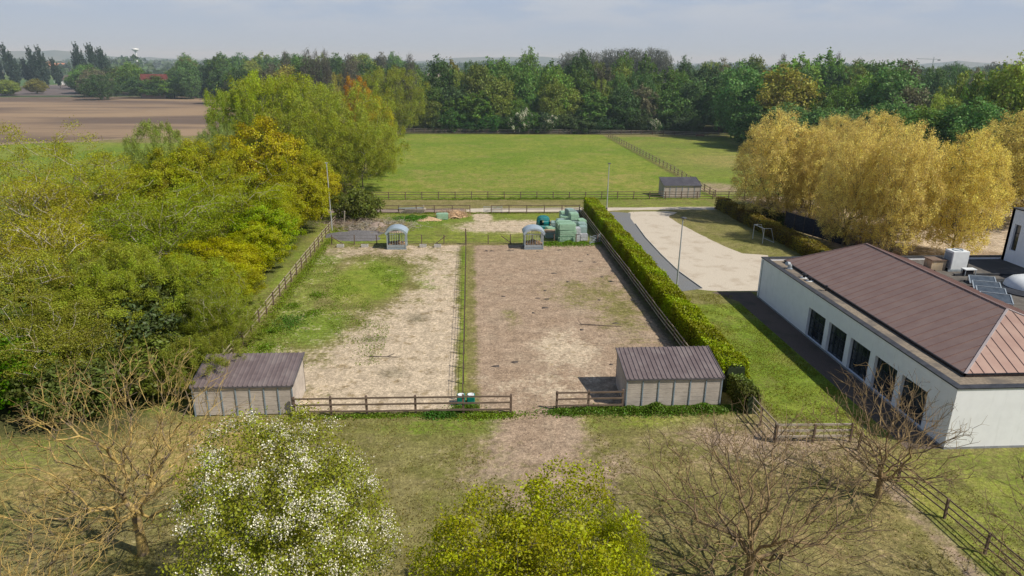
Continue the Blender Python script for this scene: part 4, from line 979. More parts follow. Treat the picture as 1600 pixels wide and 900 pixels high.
q = MB(); q.box(ax0+.35, ax1-.35, ay0+.35, ay1-.35, az+.121, az+.14); q.build('flat_roof', M['tar'], o2, of2)

# dark slatted fence/shelter and stacked wood under the plane trees
def G2(px, py): return tuple(G(px, py)[:2])
o = thing('black_board_fence', 'black panelled board fence under the plane trees', 'fence', (48.3, 99.5, 0)); a0 = np.array([48.3, 99.5]); a1 = np.array([51.9, 88.6])
d = (a1-a0)/np.linalg.norm(a1-a0); Lg = np.linalg.norm(a1-a0)
for i in range(6):
    s0 = a0+d*Lg*i/6; s1 = a0+d*Lg*(i+1)/6
    q = MB(); q.bar((*s0, 1.3), (*s1, 1.3), .05, 2.4); q.build('panel', mottled('black_board', (.02, .024, .035), (.04, .045, .06), 4), o, (48.3, 99.5, 0))
    q = MB(); q.box(s0[0]-.07, s0[0]+.07, s0[1]-.07, s0[1]+.07, 0, 2.65); q.build('post', M['bark_dark'], o, (48.3, 99.5, 0))
M['stack'] = mottled('stacked_boards', (.20, .17, .13), (.42, .37, .3), 1.5, c3=(.14, .12, .1), scale2=3, stretch=(1, 1, 7), bump=.6, bd=.05)
o = thing('wood_stack', 'long grey stack of sawn boards behind the twin plane trunks', 'wood stack', (52.3, 88.6, 0), rz=R(8))
for k in range(9):
    q = MB(); 
    for j in range(3): q.box(j*2.5+random.uniform(-.1, .1), j*2.5+2.4+random.uniform(-.1, .1), random.uniform(-.05, .05), 1.5+random.uniform(-.05, .05), k*.2, k*.2+.17)
    q.build('board_layer', M['stack'], o)
o = thing('wood_stack', 'second grey stack of sawn boards half hidden by leaves', 'wood stack', (55, 93, 0), rz=R(12))
for k in range(7):
    q = MB(); [q.box(j*2.6+random.uniform(-.1, .1), j*2.6+2.45, 0, 1.4, k*.2, k*.2+.17) for j in range(3)]; q.build('board_layer', M['stack'], o)
p = G(1339, 388); t = thing('brick_post', 'short square brick gate pillar just above the roof tip', 'pillar', (p[0], p[1], 0))
q = MB(); q.box(-.25, .25, -.25, .25, 0, 1.6); q.build('shaft', mottled('red_brick', (.2, .11, .085), (.28, .17, .13), 6), t); q = MB(); q.box(-.31, .31, -.31, .31, 1.602, 1.7); q.build('coping', M['concrete'], t)

# ------------------------------------------------------------------ lamp posts and poles
for i, (px, py, tz, lb) in enumerate([(1057, 453, 8.1, 'tall grey lamp post by the hedge, the nearer one'), (948, 328, 7.8, 'tall grey lamp post at the far end of the hedge')]):
    p = G(px, py); t = thing('lamp_post', lb, 'lamp post', (p[0], p[1], 0), rz=R(20 if i == 0 else 0))
    q = MB(); q.cyl((0, 0, 0), (0, 0, tz), .10, .055, 12); q.build('pole', M['lamp_pole'], t, smooth=False)
    q = MB(); q.box(-.22, .22, -.4, .12, tz, tz+.13); q.build('lamp_head', M['lamp_head'], t, bevel=.03)
    q = MB(); q.cyl((0, 0, 0), (0, 0, .4), .14, .13, 12); q.build('base', M['lamp_head'], t)
p = G(519, 360); t = thing('mast', 'slim pale grey pole leaning slightly before the left trees', 'pole', (p[0], p[1], 0))
q = MB(); q.cyl((0, 0, 0), (-.1, 0, 9.8), .09, .06, 10); q.build('pole', M['lamp_pole'], t); q = MB(); q.box(-.3, .1, -.08, .08, 9.8, 9.9); q.build('cap', M['lamp_pole'], t)
p = G(532, 352); t = thing('post_stub', 'short pale post leaning by the left rail fence', 'post', (p[0]+.6, p[1], 0)); q = MB(); q.bar((0, 0, 0), (.15, 0, 2.2), .14, .14); q.build('post', M['bark_pale'], t)
# football goal
p = G(1176, 373); p2 = G(1191, 380)
t = thing('football_goal', 'small grey metal football goal frame before the beech hedge', 'goal', (p[0], p[1], 0))
v = np.array([p2[0]-p[0], p2[1]-p[1]]); v = v/np.linalg.norm(v)*2.6; n_ = np.array([1.1, .15])
q = MB(); q.cyl((0, 0, 0), (0, 0, 2.1), .06, n=8); q.build('goal_post', M['lamp_pole'], t); q = MB(); q.cyl((v[0], v[1], 0), (v[0], v[1], 2.1), .06, n=8); q.build('goal_post', M['lamp_pole'], t)
q = MB(); q.cyl((0, 0, 2.1), (v[0], v[1], 2.1), .06, n=8); q.build('crossbar', M['lamp_pole'], t)
q = MB()
for b in ((0, 0), tuple(v)): q.cyl((b[0], b[1], 2.1), (b[0]+n_[0], b[1]+n_[1], 2.05), .035, n=6); q.cyl((b[0]+n_[0], b[1]+n_[1], 2.05), (b[0]+n_[0]*1.6, b[1]+n_[1]*1.6, 0), .035, n=6)
q.cyl((n_[0]*1.6, n_[1]*1.6, .03), (v[0]+n_[0]*1.6, v[1]+n_[1]*1.6, .03), .035, n=6); q.build('back_frame', M['lamp_pole'], t)

# ------------------------------------------------------------------ hay feeders
def feeder(x, y, label, fill):
    t = thing('hay_feeder', label, 'hay feeder', (x, y, 0)); W, Dp, hs, ht = 1.2, 1.0, 2.1, 2.85
    q = MB(); q.box(-W, W, -Dp, Dp, .18, .3)
    for s in (-1, 1): q.box(-W, W, s*Dp-.03, s*Dp+.03, .3, .62); q.box(s*W-.03, s*W+.03, -Dp+.03, Dp-.03, .3, .62)
    q.build('tray', M['steel'], t)
    q = MB(); q.box(-W-.1, W+.1, -Dp-.06, -Dp+.04, 0, .17); q.box(-W-.1, W+.1, Dp-.04, Dp+.06, 0, .17); q.build('skid', M['steel_blue'], t)
    for sx in (-1, 1):
        for sy in (-1, 1): q = MB(); q.box(sx*W-.07, sx*W+.07, sy*Dp-.07, sy*Dp+.07, .17, hs); q.build('corner_post', M['steel'], t)
    q = MB()
    for i in range(1, 7):
        xx = -W+2*W*i/7
        for s in (-1, 1): q.bar((xx, s*Dp, .6), (xx*.9, s*Dp, hs+.1), .045, .045)
    for i in range(1, 6):
        yy = -Dp+2*Dp*i/6
        for s in (-1, 1): q.bar((s*W, yy, .6), (s*W, yy, hs), .045, .045)
    for s in (-1, 1): q.bar((-W, s*Dp, hs), (W, s*Dp, hs), .06, .08); q.bar((s*W, -Dp, hs), (s*W, Dp, hs), .06, .08)
    q.build('bars', M['steel'], t)
    n = 14; a = W+.28; vs = []; 
    for yy in (-Dp-.25, Dp+.25):
        for i in range(n+1):
            th_ = math.pi*(.12+.76*i/n); vs.append((-math.cos(th_)*a/math.cos(math.pi*.12), yy, hs-.32+math.sin(th_)*1.15))
    k = n+1; q = MB(); q.add(vs, [(i, i+1, k+i+1, k+i) for i in range(n)])
    for yy in (-Dp-.25+.02,):   # gable skirt
        for i in range(n):
            v0 = vs[i]; v1 = vs[i+1]; q.quad((v0[0], yy, v0[2]), (v1[0], yy, v1[2]), (v1[0]*.86, yy, v1[2]-.22), (v0[0]*.86, yy, v0[2]-.22))
    r_ = q.build('roof', mottled('light_steel_sheet', (.36, .44, .50), (.44, .52, .58), 2, .4, .3, bump=0), t, smooth=False); mo = r_.modifiers.new('t', 'SOLIDIFY'); mo.thickness = .03
    g = np.random.default_rng(int(x*10)+100); n = 900
    P = g.random((n, 3))*np.array([2*W-.3, 2*Dp-.3, fill])+np.array([-W+.15, -Dp+.15, .3]); P[:, 2] = .3+(P[:, 2]-.3)*(1-.4*np.abs(P[:, 0])/W)
    me = leaf_mesh('hay', P, g.normal(size=(n, 3))*.3, .32, M['straw'], g.random(n), .35, .5, .3, 2); tag(ob('hay', me, t), kind='stuff')
p = G(620, 389.5); feeder(p[0], p[1]+.9, 'grey hay feeder with arched roof in the left paddock', .5)
p = G(834, 389.5); feeder(p[0], p[1]+.9, 'grey hay feeder with arched roof in the right paddock', .7)
# teal bell feeder
p = G(849, 357); t = thing('bell_feeder', 'teal plastic bell-shaped feeder with arched openings by the bales', 'feeder', (p[0], p[1]+.6, 0), rz=R(25))
q = MB(); n = 40
for k in range(n):
    a0_, a1_ = 2*math.pi*k/n, 2*math.pi*(k+1)/n
    op = (k % 10) in (3, 4, 5, 6)
    prof = [(1.12, 0), (1.08, .5)] ; 
    def pt(a, r_, z): return (r_*math.cos(a), r_*math.sin(a), z)
    q.quad(pt(a0_, 1.12, 0), pt(a1_, 1.12, 0), pt(a1_, 1.06, .55), pt(a0_, 1.06, .55))
    if not op: q.quad(pt(a0_, 1.06, .55), pt(a1_, 1.06, .55), pt(a1_, .98, 1.3), pt(a0_, .98, 1.3))
    pr_ = [(.98, 1.3), (.92, 1.5), (.78, 1.68), (.5, 1.82), (.2, 1.87), (.02, 1.88)]
    for (ra, za), (rb_, zb_) in zip(pr_, pr_[1:]): q.quad(pt(a0_, ra, za), pt(a1_, ra, za), pt(a1_, rb_, zb_), pt(a0_, rb_, zb_))
r_ = q.build('shell', M['teal'], t, smooth=True); mo = r_.modifiers.new('t', 'SOLIDIFY'); mo.thickness = .05
q = MB(); q.lathe((0, 0, 0), [(1.22, 0), (1.22, .1), (1.1, .1)], 30); q.build('rim', M['teal'], t)

# ------------------------------------------------------------------ bales
def bale_mesh(sx, sy, sz, seed, ragged=.035):
    bm = __import__('bmesh').new(); bmesh = __import__('bmesh')
    bmesh.ops.create_cube(bm, size=1); bmesh.ops.bevel(bm, geom=bm.edges[:], offset=.075, segments=2, affect='EDGES')
    g = random.Random(seed)
    for v in bm.verts:
        v.co.x *= sx; v.co.y *= sy; v.co.z *= sz
        v.co += Vector((g.uniform(-1, 1), g.uniform(-1, 1), g.uniform(-1, 1)))*ragged*.5
        v.co.z += sz/2
    me = bpy.data.meshes.new('bale'); bm.to_mesh(me); bm.free(); return me
def bale(x, y, z, sx, sy, sz, mat, label, rz=0, i=[0]):
    i[0] += 1; me = bale_mesh(sx, sy, sz, i[0]); me.materials.append(M[mat]); o = ob('silage_bale', me, None, (x, y, z)); o.rotation_euler = (0, 0, rz+random.uniform(-.05, .05))
    tag(o, label, 'bale', 'wrapped silage bales in the yard'); return o
p = G(886, 380); X0, Y0 = p[0], p[1]+.8
for k, s in enumerate(('bottom', 'middle', 'top')): bale(X0+[.05, .1, -.05][k], Y0+[0, .05, .1][k], k*.88, 2.45, 1.3, .87, 'bale_green', 'pale green wrapped bale, %s one of the front stack of three' % s)
for k, s in enumerate(('bottom', 'middle', 'top')): bale(X0-.2, Y0+1.6, k*.88, 2.3, 1.3, .87, 'bale_green', 'pale green wrapped bale, %s one of the stack right behind the front stack' % s)
bale(14.9, Y0+.5, 0, 1.15, 1.3, 1.0, 'bale_white', 'bottom one of two whitish silver wrapped bales next to the front stack'); bale(14.95, Y0+.5, 1.0, 1.15, 1.2, .95, 'bale_white', 'top one of two whitish silver wrapped bales next to the front stack')
bale(16.1, Y0+.9, 0, 1.1, 1.3, 1.0, 'bale_white', 'grey torn bale at the foot of the pile by the hedge fence'); bale(16.05, Y0+1.5, 1.0, 1.1, 1.3, .9, 'bale_teal', 'grey-green bale on the torn grey one')
for r_, (yy, xs, nz) in enumerate([(Y0+3.4, (14.6, 16.2), 2), (Y0+5.6, (13.6, 15.0, 16.4), 2), (Y0+8.2, (12.9, 14.4, 16.0), 2), (Y0+10.8, (14.6, 16.2), 2)]):
    for c_, xx in enumerate(xs):
        for k in range(nz if not (r_ == 2 and c_ == 0) else 1):
            bale(xx+random.uniform(-.1, .1), yy+random.uniform(-.15, .15), k*.98, 1.25, 1.8, .97, 'bale_teal' if (r_+c_) % 3 else 'bale_green',
                 'grey-green wrapped bale, %s layer, %s row of the pile, %s in its row' % (('lower', 'upper')[k], ('first', 'second', 'third', 'fourth')[r_], ('left', 'next', 'right')[c_]), rz=[.0, .15, -.1, .1][r_])
bale(15.2, Y0+8.4, 1.96, 1.2, 1.6, .95, 'bale_teal', 'topmost grey-green bale of the far pile', .2)
bale(15.3, Y0+5.6, 1.96, 1.25, 1.7, .95, 'bale_green', 'topmost bale of the middle of the pile', .1)
bale(12.0, Y0+5.2, 0, 1.5, 1.4, .9, 'bale_green', 'single low pale green bale left of the pile', .2)
p = G(867, 372); t = thing('silage_bale', 'opened green wrapped bale with straw showing between feeder and stack', 'bale', (p[0]-.1, p[1]+.5, 0))
q = bale_mesh(2.6, 1.6, .8, 77); q.materials.append(M['bale_teal']); ob('wrapping', q, t); q = bale_mesh(2.3, 1.3, .25, 78, .09); q.materials.append(M['straw']); c = ob('straw', q, t); c.location = (-.1, .15, .7)
p = G(691, 343); bale(p[0], p[1]+.3, 0, 1.9, 1.2, .95, 'bale_green', 'lone pale green wrapped bale in front of the straw heap')
g = np.random.default_rng(5)
def sticks(label, cx, cy, rx, ry, n, mat, seed, name='prunings', L0=1.0):
    g = np.random.default_rng(seed); A = np.column_stack([cx*0+g.normal(size=n)*rx, g.normal(size=n)*ry, g.random(n)*1.0*np.exp(-g.random(n))+.1]); a = g.uniform(0, 6.28, n)
    D_ = np.column_stack([np.cos(a), np.sin(a), g.normal(size=n)*.3])*L0*g.uniform(.4, 1.2, n)[:, None]; r_ = g.uniform(.015, .05, n)
    v, q_ = tubes(A, A+D_, r_, r_*.5, 3); v[:, 2] = np.maximum(v[:, 2], .02); me = mesh_np(name, v, q_, mat=mat); o = ob(name, me, None, (cx, cy, 0)); tag(o, label, 'branches', kind='stuff')
def heap(name, label, cat, cx, cy, rx, ry, h, mat, seed, rough=.25, n=26):
    m_ = MB(); vs = []; fs = []; k = n
    g = np.random.default_rng(seed); ph = g.uniform(0, 6, 8)
    for i in range(k+1):
        for j in range(k+1):
            u, v = 2*i/k-1, 2*j/k-1; d = math.hypot(u, v)*(1+.15*math.sin(math.atan2(v, u)*3+ph[0])+.1*math.sin(math.atan2(v, u)*5+ph[1]))
            z = h*max(0, 1-d**1.6)*(1+rough*math.sin(u*5+ph[2])*math.cos(v*4+ph[3]))+g.normal()*h*rough*.15*(d < .95)-(0.03 if d >= .98 else 0)
            vs.append((u*rx, v*ry, z))
    for i in range(k):
        for j in range(k): a = i*(k+1)+j; fs.append((a, a+k+1, a+k+2, a+1))
    m_.add(vs, fs); o = m_.build(name, mat, smooth=True); o.location = (cx, cy, 0); tag(o, label, cat); return o
p = G(708, 340); heap('straw_heap', 'heap of orange-brown straw beside the lone green bale', 'straw heap', p[0]+.1, p[1]+.9, 2.3, 1.7, .85, M['straw'], 1, .3)
sticks('loose straw on the orange-brown heap', p[0]+.1, p[1]+.9, 1.1, .8, 900, M['straw'], 31, L0=.5, name='loose_straw')
p = G(670, 344); heap('straw_heap', 'flat low strip of brown straw left of the lone green bale', 'straw heap', p[0], p[1]+.5, 2.2, 1.5, .35, M['straw'], 4)
p = G(553, 372); heap('soil_heap', 'low dark grey soil heap behind the wire fence', 'soil heap', p[0], p[1]+1.2, 4.0, 3.0, .7, M['soil'], 2, .12)
p = G(600, 362); heap('brush_heap', 'heap of brown brushwood and prunings behind the left feeder', 'brushwood heap', p[0]-1, p[1]+1.6, 4.2, 2.6, .7, M['twigs'], 3, .6)
sticks('tangle of cut branches on the brushwood heap', p[0]-1, p[1]+2, 2.4, 1.3, 2600, M['bark_pale'], 3, L0=.7)
sticks('thin scatter of cut branches by the left rail fence', G(560, 352)[0], G(560, 352)[1], 2.5, 1.5, 700, M['twigs'], 8)
# pallets and beams, gates
p = G(645, 333); t = thing('pallet_pile', 'pile of grey pallets and beams in the grass before the track fence', 'pallets', (p[0], p[1], 0))
for k in range(4):
    q = MB(); q.box(-2.0+.25*k, 1.6+.15*k, -.6, .6, .1+k*.2, .16+k*.2); [q.box(-1.9+.25*k+j*.8, -1.78+.25*k+j*.8, -.6, .6, .0+k*.2, .1+k*.2-.003) for j in range(5)]; q.build('pallet', M['rail_pale'], t)
q = MB(); q.bar((-2.2, -.5, .9), (1.9, -.2, .95), .15, .15); q.build('beam', M['steel'], t); q = MB(); q.box(1.75, 1.9, -.4, -.25, 0, 1.4); q.build('upright', M['rail_pale'], t)
p0 = G(756, 333); p1 = G(783, 333)
t = thing('field_gate', 'grey metal field gate leaning against the track fence', 'gate', (p0[0], p0[1], 0), rz=math.atan2(p1[1]-p0[1], p1[0]-p0[0])); Wd = 3.0
q = MB(); [q.bar((0, .05*k, .25+.2*k), (Wd, .05*k, .22+.19*k), .05, .05) for k in range(5)]; q.build('bar', M['steel'], t)
q = MB(); [q.bar((x_, 0, .2), (x_, .22, 1.1), .06, .06) for x_ in (0, Wd/2, Wd)]; q.bar((0, .1, .2), (Wd, .2, 1.1), .04, .04); q.build('frame', M['steel'], t)
t = thing('metal_hurdle', 'old grey hurdle leaning on the hedge fence near the bales', 'hurdle', (16.6, 90.4, 0), rz=R(20))
q = MB(); [q.bar((0, 0, .2+.22*k), (1.9, .5, .2+.22*k), .05, .05) for k in range(5)]; q.bar((0, 0, .1), (1.9, .5, 1.2), .06, .06); q.bar((0, 0, .1), (0, 0, 1.3), .06, .06); q.bar((1.9, .5, .1), (1.9, .5, 1.3), .06, .06); q.build('frame', M['steel'], t)
# green drinkers at the end of the central fence
for i, dx in enumerate((-.36, .36)):
    p = G(727, 624); t = thing('water_drinker', ['green plastic drinking bowl left of the central post', 'green plastic drinking bowl right of the central post'][i], 'drinker', (-.35+dx, 45.0, 0), group='green drinking bowls')
    q = MB(); q.box(-.3, .3, -.35, .35, 0, .75); q.build('body', mottled('green_plastic', (.0, .16, .115), (.01, .2, .15), 3, .35, 0, bump=0, spec=.5), t, bevel=.07)
    q = MB(); q.lathe((0, 0, .75), [(.24, .0), (.24, .05), (.18, .05), (.16, .02), (.01, .01)], 18); q.build('bowl', M['white_panel'], t)
# far trough
p = G(1092, 214); t = thing('feeding_rack', 'low reddish brown feeding rack at the far meadow fence', 'feeding rack', (p[0], p[1]-1, 0))
q = MB(); q.box(-1.4, 1.4, -.5, .5, .5, .95); q.build('box', mottled('red_brown_wood', (.16, .06, .04), (.22, .09, .06), 3), t, bevel=.05)
for a, b in ((-1.2, -.4), (1.1, -.4), (-1.2, .3), (1.1, .3)): q = MB(); q.box(a, a+.1, b, b+.1, 0, .5); q.build('leg', M['post'], t)

# weeds: nettle clumps
def weeds(label, cx, cy, rx, ry, h, n, col, seed, leaf=.16):
    g = np.random.default_rng(seed); P = np.column_stack([g.normal(size=n)*rx, g.normal(size=n)*ry, np.zeros(n)])
    hh = h*np.exp(-((P[:, 0]/rx)**2+(P[:, 1]/ry)**2)*.35)*(.7+.3*np.sin(P[:, 0]*3+seed)); P[:, 2] = g.random(n)**.6*np.maximum(hh, .05)
    o2_ = g.normal(size=(n, 3))*.3; o2_[:, 2] += .6
    o = ob('weeds', leaf_mesh('weeds', P, o2_, leaf, M['leaf'], g.random(n), .5, .4, .5, seed), None, (cx, cy, 0)); o.color = (*col, 1); tag(o, label, 'weeds', kind='stuff')
WG = (.075, .115, .022)
weeds('nettles along the foot of the right shed', 13.2, 43.3, 1.6, .35, .75, 5200, WG, 1); weeds('nettles under the right end of the right shed', 17.0, 43.3, 1.3, .35, .6, 3000, WG, 2)
weeds('small nettle patch at the short fence', 6.8, 43.4, .7, .3, .4, 1200, WG, 3)
weeds('low green growth under the short fence', 8.8, 43.6, 1.6, .35, .3, 2400, WG, 9)
weeds('dark green weed clump at the fence foot near the drinkers', -2.2, 43.4, .6, .3, .55, 1500, (.045, .095, .018), 4); weeds('weeds around the drinking bowls', -.4, 44.3, .5, .4, .5, 1200, WG, 5)
weeds('green strip of weeds under the front fence', -7, 43.5, 3.0, .2, .16, 2200, (.10, .14, .025), 6)
weeds('grassy strip of weeds under the right part of the front fence', 1.2, 43.2, 1.4, .3, .2, 1800, (.11, .15, .025), 16)
weeds('weeds growing before the silage bales', 13.5, 90.6, 2.4, .6, .55, 5000, (.10, .155, .025), 7); weeds('weeds around the right hay feeder', 10.8, 90.7, 1.2, .4, .3, 1500, (.10, .155, .025), 8)
weeds('lush nettles before the pallet pile', G(650, 342)[0], G(650, 342)[1], 1.9, 1.0, .7, 4500, (.055, .125, .012), 10)
weeds('dark tuft patches in the left paddock near the rail fence', -17.2, 62, .9, 1.2, .35, 1300, (.055, .10, .02), 11)
for i, (x_, y_) in enumerate([(-17.8, 56), (-18, 66.5), (-16.2, 70), (-18.3, 60), (-15.5, 64.5)]): weeds('grass tuft by the rail fence of the left paddock', x_, y_, .5, .6, .25, 500, (.09, .13, .02), 20+i)
if 0: weeds('green growth along the centre wire fence', -.75, 67, .16, 11, .16, 5000, (.09, .15, .02), 12)
weeds('grass edge along the left rail fence', -19.4, 78, .4, 16, .3, 8000, (.12, .15, .025), 13)
weeds('grass edge under the near meadow fence', 10, 122.6, 14, .3, .4, 9000, (.10, .15, .02), 14)
weeds('grass edge under the track fence', -2, 110.6, 8, .25, .3, 4000, (.12, .15, .02), 15)
def lawn(name, label, x0, x1, y0, y1, n, size, col, seed, excl=None):
    g = np.random.default_rng(seed); P = np.column_stack([g.uniform(x0, x1, n), g.uniform(y0, y1, n), np.full(n, size*.35)])
    k = np.sin(P[:, 0]*.9+np.sin(P[:, 1]*.6)*2)*np.sin(P[:, 1]*.8+np.sin(P[:, 0]*.5)*2)+g.normal(size=n)*.5
    keep = k > -.1
    if excl is not None: keep &= ~excl(P)
    P = P[keep]; n = len(P); o2_ = g.normal(size=(n, 3)); o2_[:, 2] *= .2
    o = ob(name, leaf_mesh(name, P, o2_, size, M['leaf'], g.random(n), .5, .25, .8, seed, vert=1)); o.color = (*col, 1); tag(o, label, 'grass', kind='stuff')
lawn('grass', 'short olive grass of the orchard lawn in front of the paddocks', -24, 30, 19, 43.3, 80000, .10, (.13, .105, .035), 5, lambda P: (np.hypot((P[:, 0]-4.6)/3.4, (P[:, 1]-39)/6.5) < 1))
lawn('grass', 'brighter green grass of the lawn beside the white building', 21.6, 28.4, 39, 69, 26000, .10, (.135, .13, .024), 6)
lawn('grass', 'patchy green grass in the left part of the left paddock', -19.5, -7.5, 52, 86, 26000, .12, (.105, .14, .022), 8, lambda P: (np.sin(P[:, 0]*.7+P[:, 1]*.3) > .4))
# dung and debris in the paddocks
g = np.random.default_rng(12)
for i in range(24):
    x_, y_ = g.uniform(2, 17), g.uniform(62, 89); 
    if i > 16: x_, y_ = g.uniform(2, 16), g.uniform(50, 70)
    heap('dung', 'dark dung pat on the bare soil of the right paddock', 'dung', x_, y_, g.uniform(.15, .42), g.uniform(.12, .22), .09, M['bark_dark'], 60+i, n=6)['group'] = 'dung pats in the right paddock'
q = MB(); q.cyl((10.6, 60.4, .1), (14.4, 59.7, .06), .045, .02, 6); q.cyl((10.6, 60.4, .1), (10.4, 61.0, .3), .03, .015, 5); tag(q.build('fallen_branch', M['bark_dark']), 'thin fallen branch lying in the right paddock', 'branch')
q = MB(); q.cyl((-8.6, 53.7, .08), (-5.9, 53.5, .06), .035, .02, 6); q.cyl((-7, 53.6, .08), (-6.4, 54.3, .12), .025, .012, 5); tag(q.build('fallen_branch', M['bark_dark']), 'thin fallen branch lying on the pale ground of the left paddock', 'branch')

# ------------------------------------------------------------------ foreground trees
def bare_tree(seed, h, rad, trunk, n_tip, rtip, bark, label, x, y, rz=0, col=None, lift=.04, wig=.12, buds=0, name='bare_orchard_tree', seg=.4, bf=.7, power=.5, twig=.6, b_dn=None):
    g = np.random.default_rng(seed); zc = trunk+(h-trunk)*.35
    T = blob_pts(n_tip, rad, h-zc, (zc-trunk)*.9+1.0 if b_dn is None else b_dn, zc, power, .22, seed); T = T[T[:, 2] > .7]
    N, par = skeleton(T, trunk, bf, seg, wig, seed, lift)
    r_, ch = radii(N, par, rtip, 2.2)
    # side twigs
    thin = np.where((r_ < rtip*3.5) & (np.arange(len(N)) > 3))[0]; pick = g.choice(thin, int(len(thin)*1.35))
    d = N[pick]-N[par[pick]]; d /= np.linalg.norm(d, axis=1)[:, None]+1e-9; tw = d*.6+g.normal(size=d.shape)*.55; tw[:, 2] += .25; tw /= np.linalg.norm(tw, axis=1)[:, None]
    A = N[pick]; B = A+tw*twig*g.uniform(.3, 1.1, len(pick))[:, None]
    t = thing(name, label, 'tree', (x, y, 0), rz=rz)
    ob('trunk', branch_mesh('trunk', N, par, r_, M[bark], .03, 1.35), t)
    ra = np.full(len(A), rtip*.8); v, q_ = tubes(A, B, ra, ra*.5, 3); ob('crown', mesh_np('crown', v, q_, mat=M[bark]), t)
    return t
bare_tree(3, 11.3, 6.6, 2.6, 900, .0125, 'bark_lichen', 'bare tree with golden lichen on its branches, left of the blossom tree', -16.7, 29.8, twig=.7)
bare_tree(5, 9.4, 6.6, 1.8, 980, .0125, 'bark_tan', 'large bare brown orchard tree with a thick forked trunk in front of the right shed', 13.2, 25.9, twig=.7)
bare_tree(8, 8.0, 4.8, 1.3, 720, .0115, 'bark_tan', 'bare orchard tree with low forking limbs before the white wall', 23.7, 32.6, twig=.7)
bare_tree(12, 7.8, 4.2, 1.6, 440, .0115, 'bark_tan', 'bare orchard tree cut by the lower right corner', 25.9, 22.8, twig=.7)
bare_tree(14, 8.2, 3.8, 1.8, 400, .0125, 'bark_lichen', 'bare lichen-covered tree cut by the lower left corner', -17.4, 22.6, twig=.7)
FB = make_proto(71, 11, 4.5, 2.2, 520, 60000, .115, rough=.5, power=.42, rtip=.012, bark='bark', aspect=.6, seg=.5, petals=32000, outb=.6, spread=.30)
tree(FB, *AtY(452, 900, 23.6)[:2], 11.2, 9.0, (.165, .175, .032), label='white blossoming fruit tree in the foreground', name='blossom_tree', rz=.6)
FL = make_proto(75, 10, 4.4, 2.0, 430, 44000, .12, .25, rough=.55, power=.5, rtip=.012, bark='bark', aspect=.62, seg=.5, outb=.5)
tree(FL, *AtY(836, 900, 21.6)[:2], 9.5, 9.4, (.20, .205, .022), label='fresh yellow-green leafed tree at the bottom middle', name='young_leaf_tree', rz=2.1)
p = AtY(960, 850, 22.5); tree(FL, p[0], 22.5, 7.2, 3.4, (.18, .195, .018), label='small yellow-green tree pressed to the right of the leafed tree', name='young_leaf_tree', rz=4)

# ------------------------------------------------------------------ far things
q = MB(); p = AtY(240, 118, 440)
o = thing('farmhouse', 'farm building with a long red roof among the trees', 'building', (p[0], 440, 0))
for nm, (a, b, c, d, e, f_) in {'wall': (-7, 7, -4, 4, 0, 6.5)}.items(): q = MB(); q.box(a, b, c, d, e, f_); q.build('wall', mottled('farm_brick', (.28, .2, .17), (.34, .26, .22), .5), o)
zr = AtY(240, 110, 440)[2]; q = MB(); q.add([(-7.6, -4.6, 6.4), (7.6, -4.6, 6.4), (7.6, 4.6, 6.4), (-7.6, 4.6, 6.4), (-7.6, 0, 14), (7.6, 0, 14)], [(0, 1, 5, 4), (2, 3, 4, 5), (1, 2, 5), (3, 0, 4), (0, 3, 2, 1)])
rf = q.build('roof', mottled('red_tiles', (.13, .035, .03), (.17, .045, .035), .4, bump=0), o)
for x_ in (-4.5, -1.5, 1.5, 4.5): q = MB(); q.box(x_-.5, x_+.5, -4.06, -4.02, 3, 4.6); q.build('window', M['glass'], o)
for i, (px, py, Yd, w_, lb) in enumerate([(303, 101, 1500, 20, 'white gabled house between dark trees'), (112, 122, 640, 14, 'pale low house beyond the poplars'), (90, 100, 1250, 30, 'orange-roofed houses on the horizon, the nearer block'), (70, 97, 1500, 34, 'orange-roofed houses on the horizon, the further block')]):
    p = AtY(px, py, Yd); o = thing('house', lb, 'house', (p[0], Yd, 0)); hz_ = 6 if i == 1 else 10
    q = MB(); q.box(-w_/2, w_/2, -4, 4, 0, hz_*.7); q.build('wall', M['render'] if i < 2 else mottled('far_wall', (.5, .4, .3), (.6, .5, .4), .3, bump=0), o)
    q = MB(); q.add([(-w_/2-.5, -4.5, hz_*.7), (w_/2+.5, -4.5, hz_*.7), (w_/2+.5, 4.5, hz_*.7), (-w_/2-.5, 4.5, hz_*.7), (-w_/2+2, 0, hz_+2), (w_/2-2, 0, hz_+2)], [(0, 1, 5, 4), (2, 3, 4, 5), (1, 2, 5), (3, 0, 4)])
    q.build('roof', mottled('far_roof', (.1, .07, .06), (.14, .1, .09), .3, bump=0) if i < 2 else mottled('orange_roof', (.5, .2, .1), (.55, .26, .14), .3, bump=0), o)
p = AtY(211, 76, 1200); t = thing('water_tower', 'white mushroom-shaped water tower on the horizon', 'water tower', (p[0], 1200, 0)); zt_ = p[2]
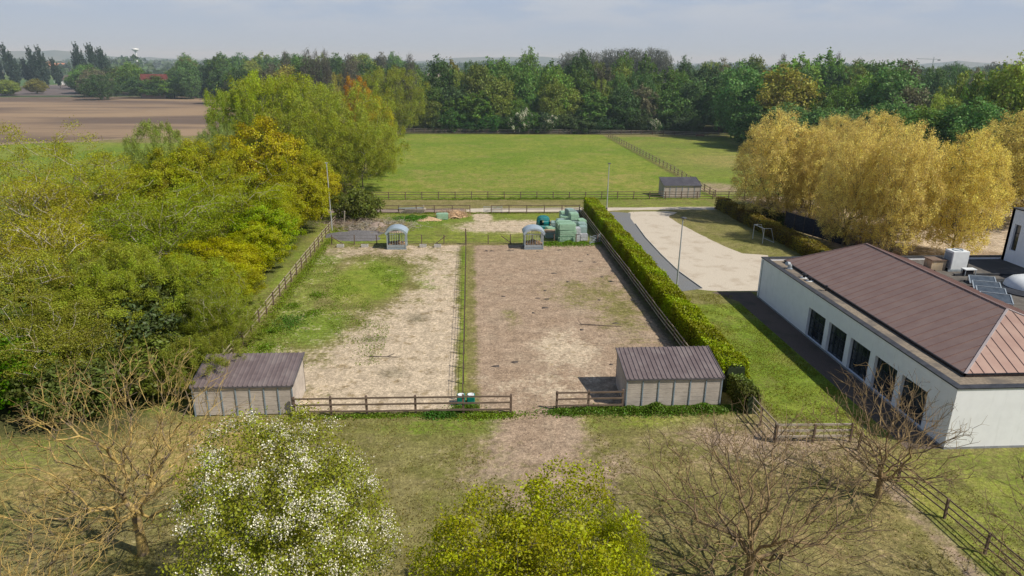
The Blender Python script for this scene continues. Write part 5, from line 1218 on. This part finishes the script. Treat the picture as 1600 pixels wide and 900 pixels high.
q = MB(); q.cyl((0, 0, 0), (0, 0, zt_-4), 1.3, 1.1, 12); q.build('shaft', M['white_panel'], t); q = MB(); q.lathe((0, 0, zt_-5), [(.8, 0), (5.5, 3.2), (5.2, 5), (.1, 6)], 24); q.build('tank', M['white_panel'], t, smooth=True)
p = AtY(1459, 92, 900); t = thing('tower_crane', 'thin tower crane on the right horizon', 'crane', (p[0], 900, 0)); z_ = p[2]
q = MB(); q.bar((0, 0, 0), (0, 0, z_), 1.1, 1.1); q.build('mast', M['lamp_pole'], t); q = MB(); q.bar((-23, 0, z_), (9, 0, z_-.5), 1.0, .9); q.build('jib', M['lamp_pole'], t)
q = MB(); q.box(6, 9, -.8, .8, z_-2.2, z_-.9); q.build('counterweight', M['lamp_head'], t); q = MB(); q.bar((0, 0, z_), (0, 0, z_+2.5), .7, .7); q.build('apex', M['lamp_pole'], t)
for i, (px, py0) in enumerate([(85, 130), (186, 135), (49, 128), (291, 130)]):
    p = G(px, py0); t = thing('utility_pole', ['pale utility pole below the poplars', 'pale utility pole right of the farm track', 'pale utility pole at the far left field', 'pale utility pole near the gabled house'][i], 'pole', (p[0], p[1], 0))
    q = MB(); q.cyl((0, 0, 0), (0, 0, 8), .22, .15, 8); q.build('pole', M['lamp_pole'], t); q = MB(); q.bar((-.9, 0, 7.6), (.9, 0, 7.6), .15, .15); q.build('cross_arm', M['lamp_pole'], t)

# ------------------------------------------------------------------ haze
hm = bpy.data.materials.new('haze'); hm.use_nodes = True; nt2 = hm.node_tree; nt2.nodes.clear()
oo = nt2.nodes.new('ShaderNodeOutputMaterial'); vs_ = nt2.nodes.new('ShaderNodeVolumeScatter'); vs_.inputs['Color'].default_value = (.72, .88, 1, 1); vs_.inputs['Density'].default_value = .00026
nt2.links.new(vs_.outputs[0], oo.inputs['Volume'])
q = MB(); q.box(-9000, 9000, 70, 12000, -1, 90); hzo = q.build('haze', hm); tag(hzo, 'thin bluish haze lying over the distant land', 'haze', kind='stuff')
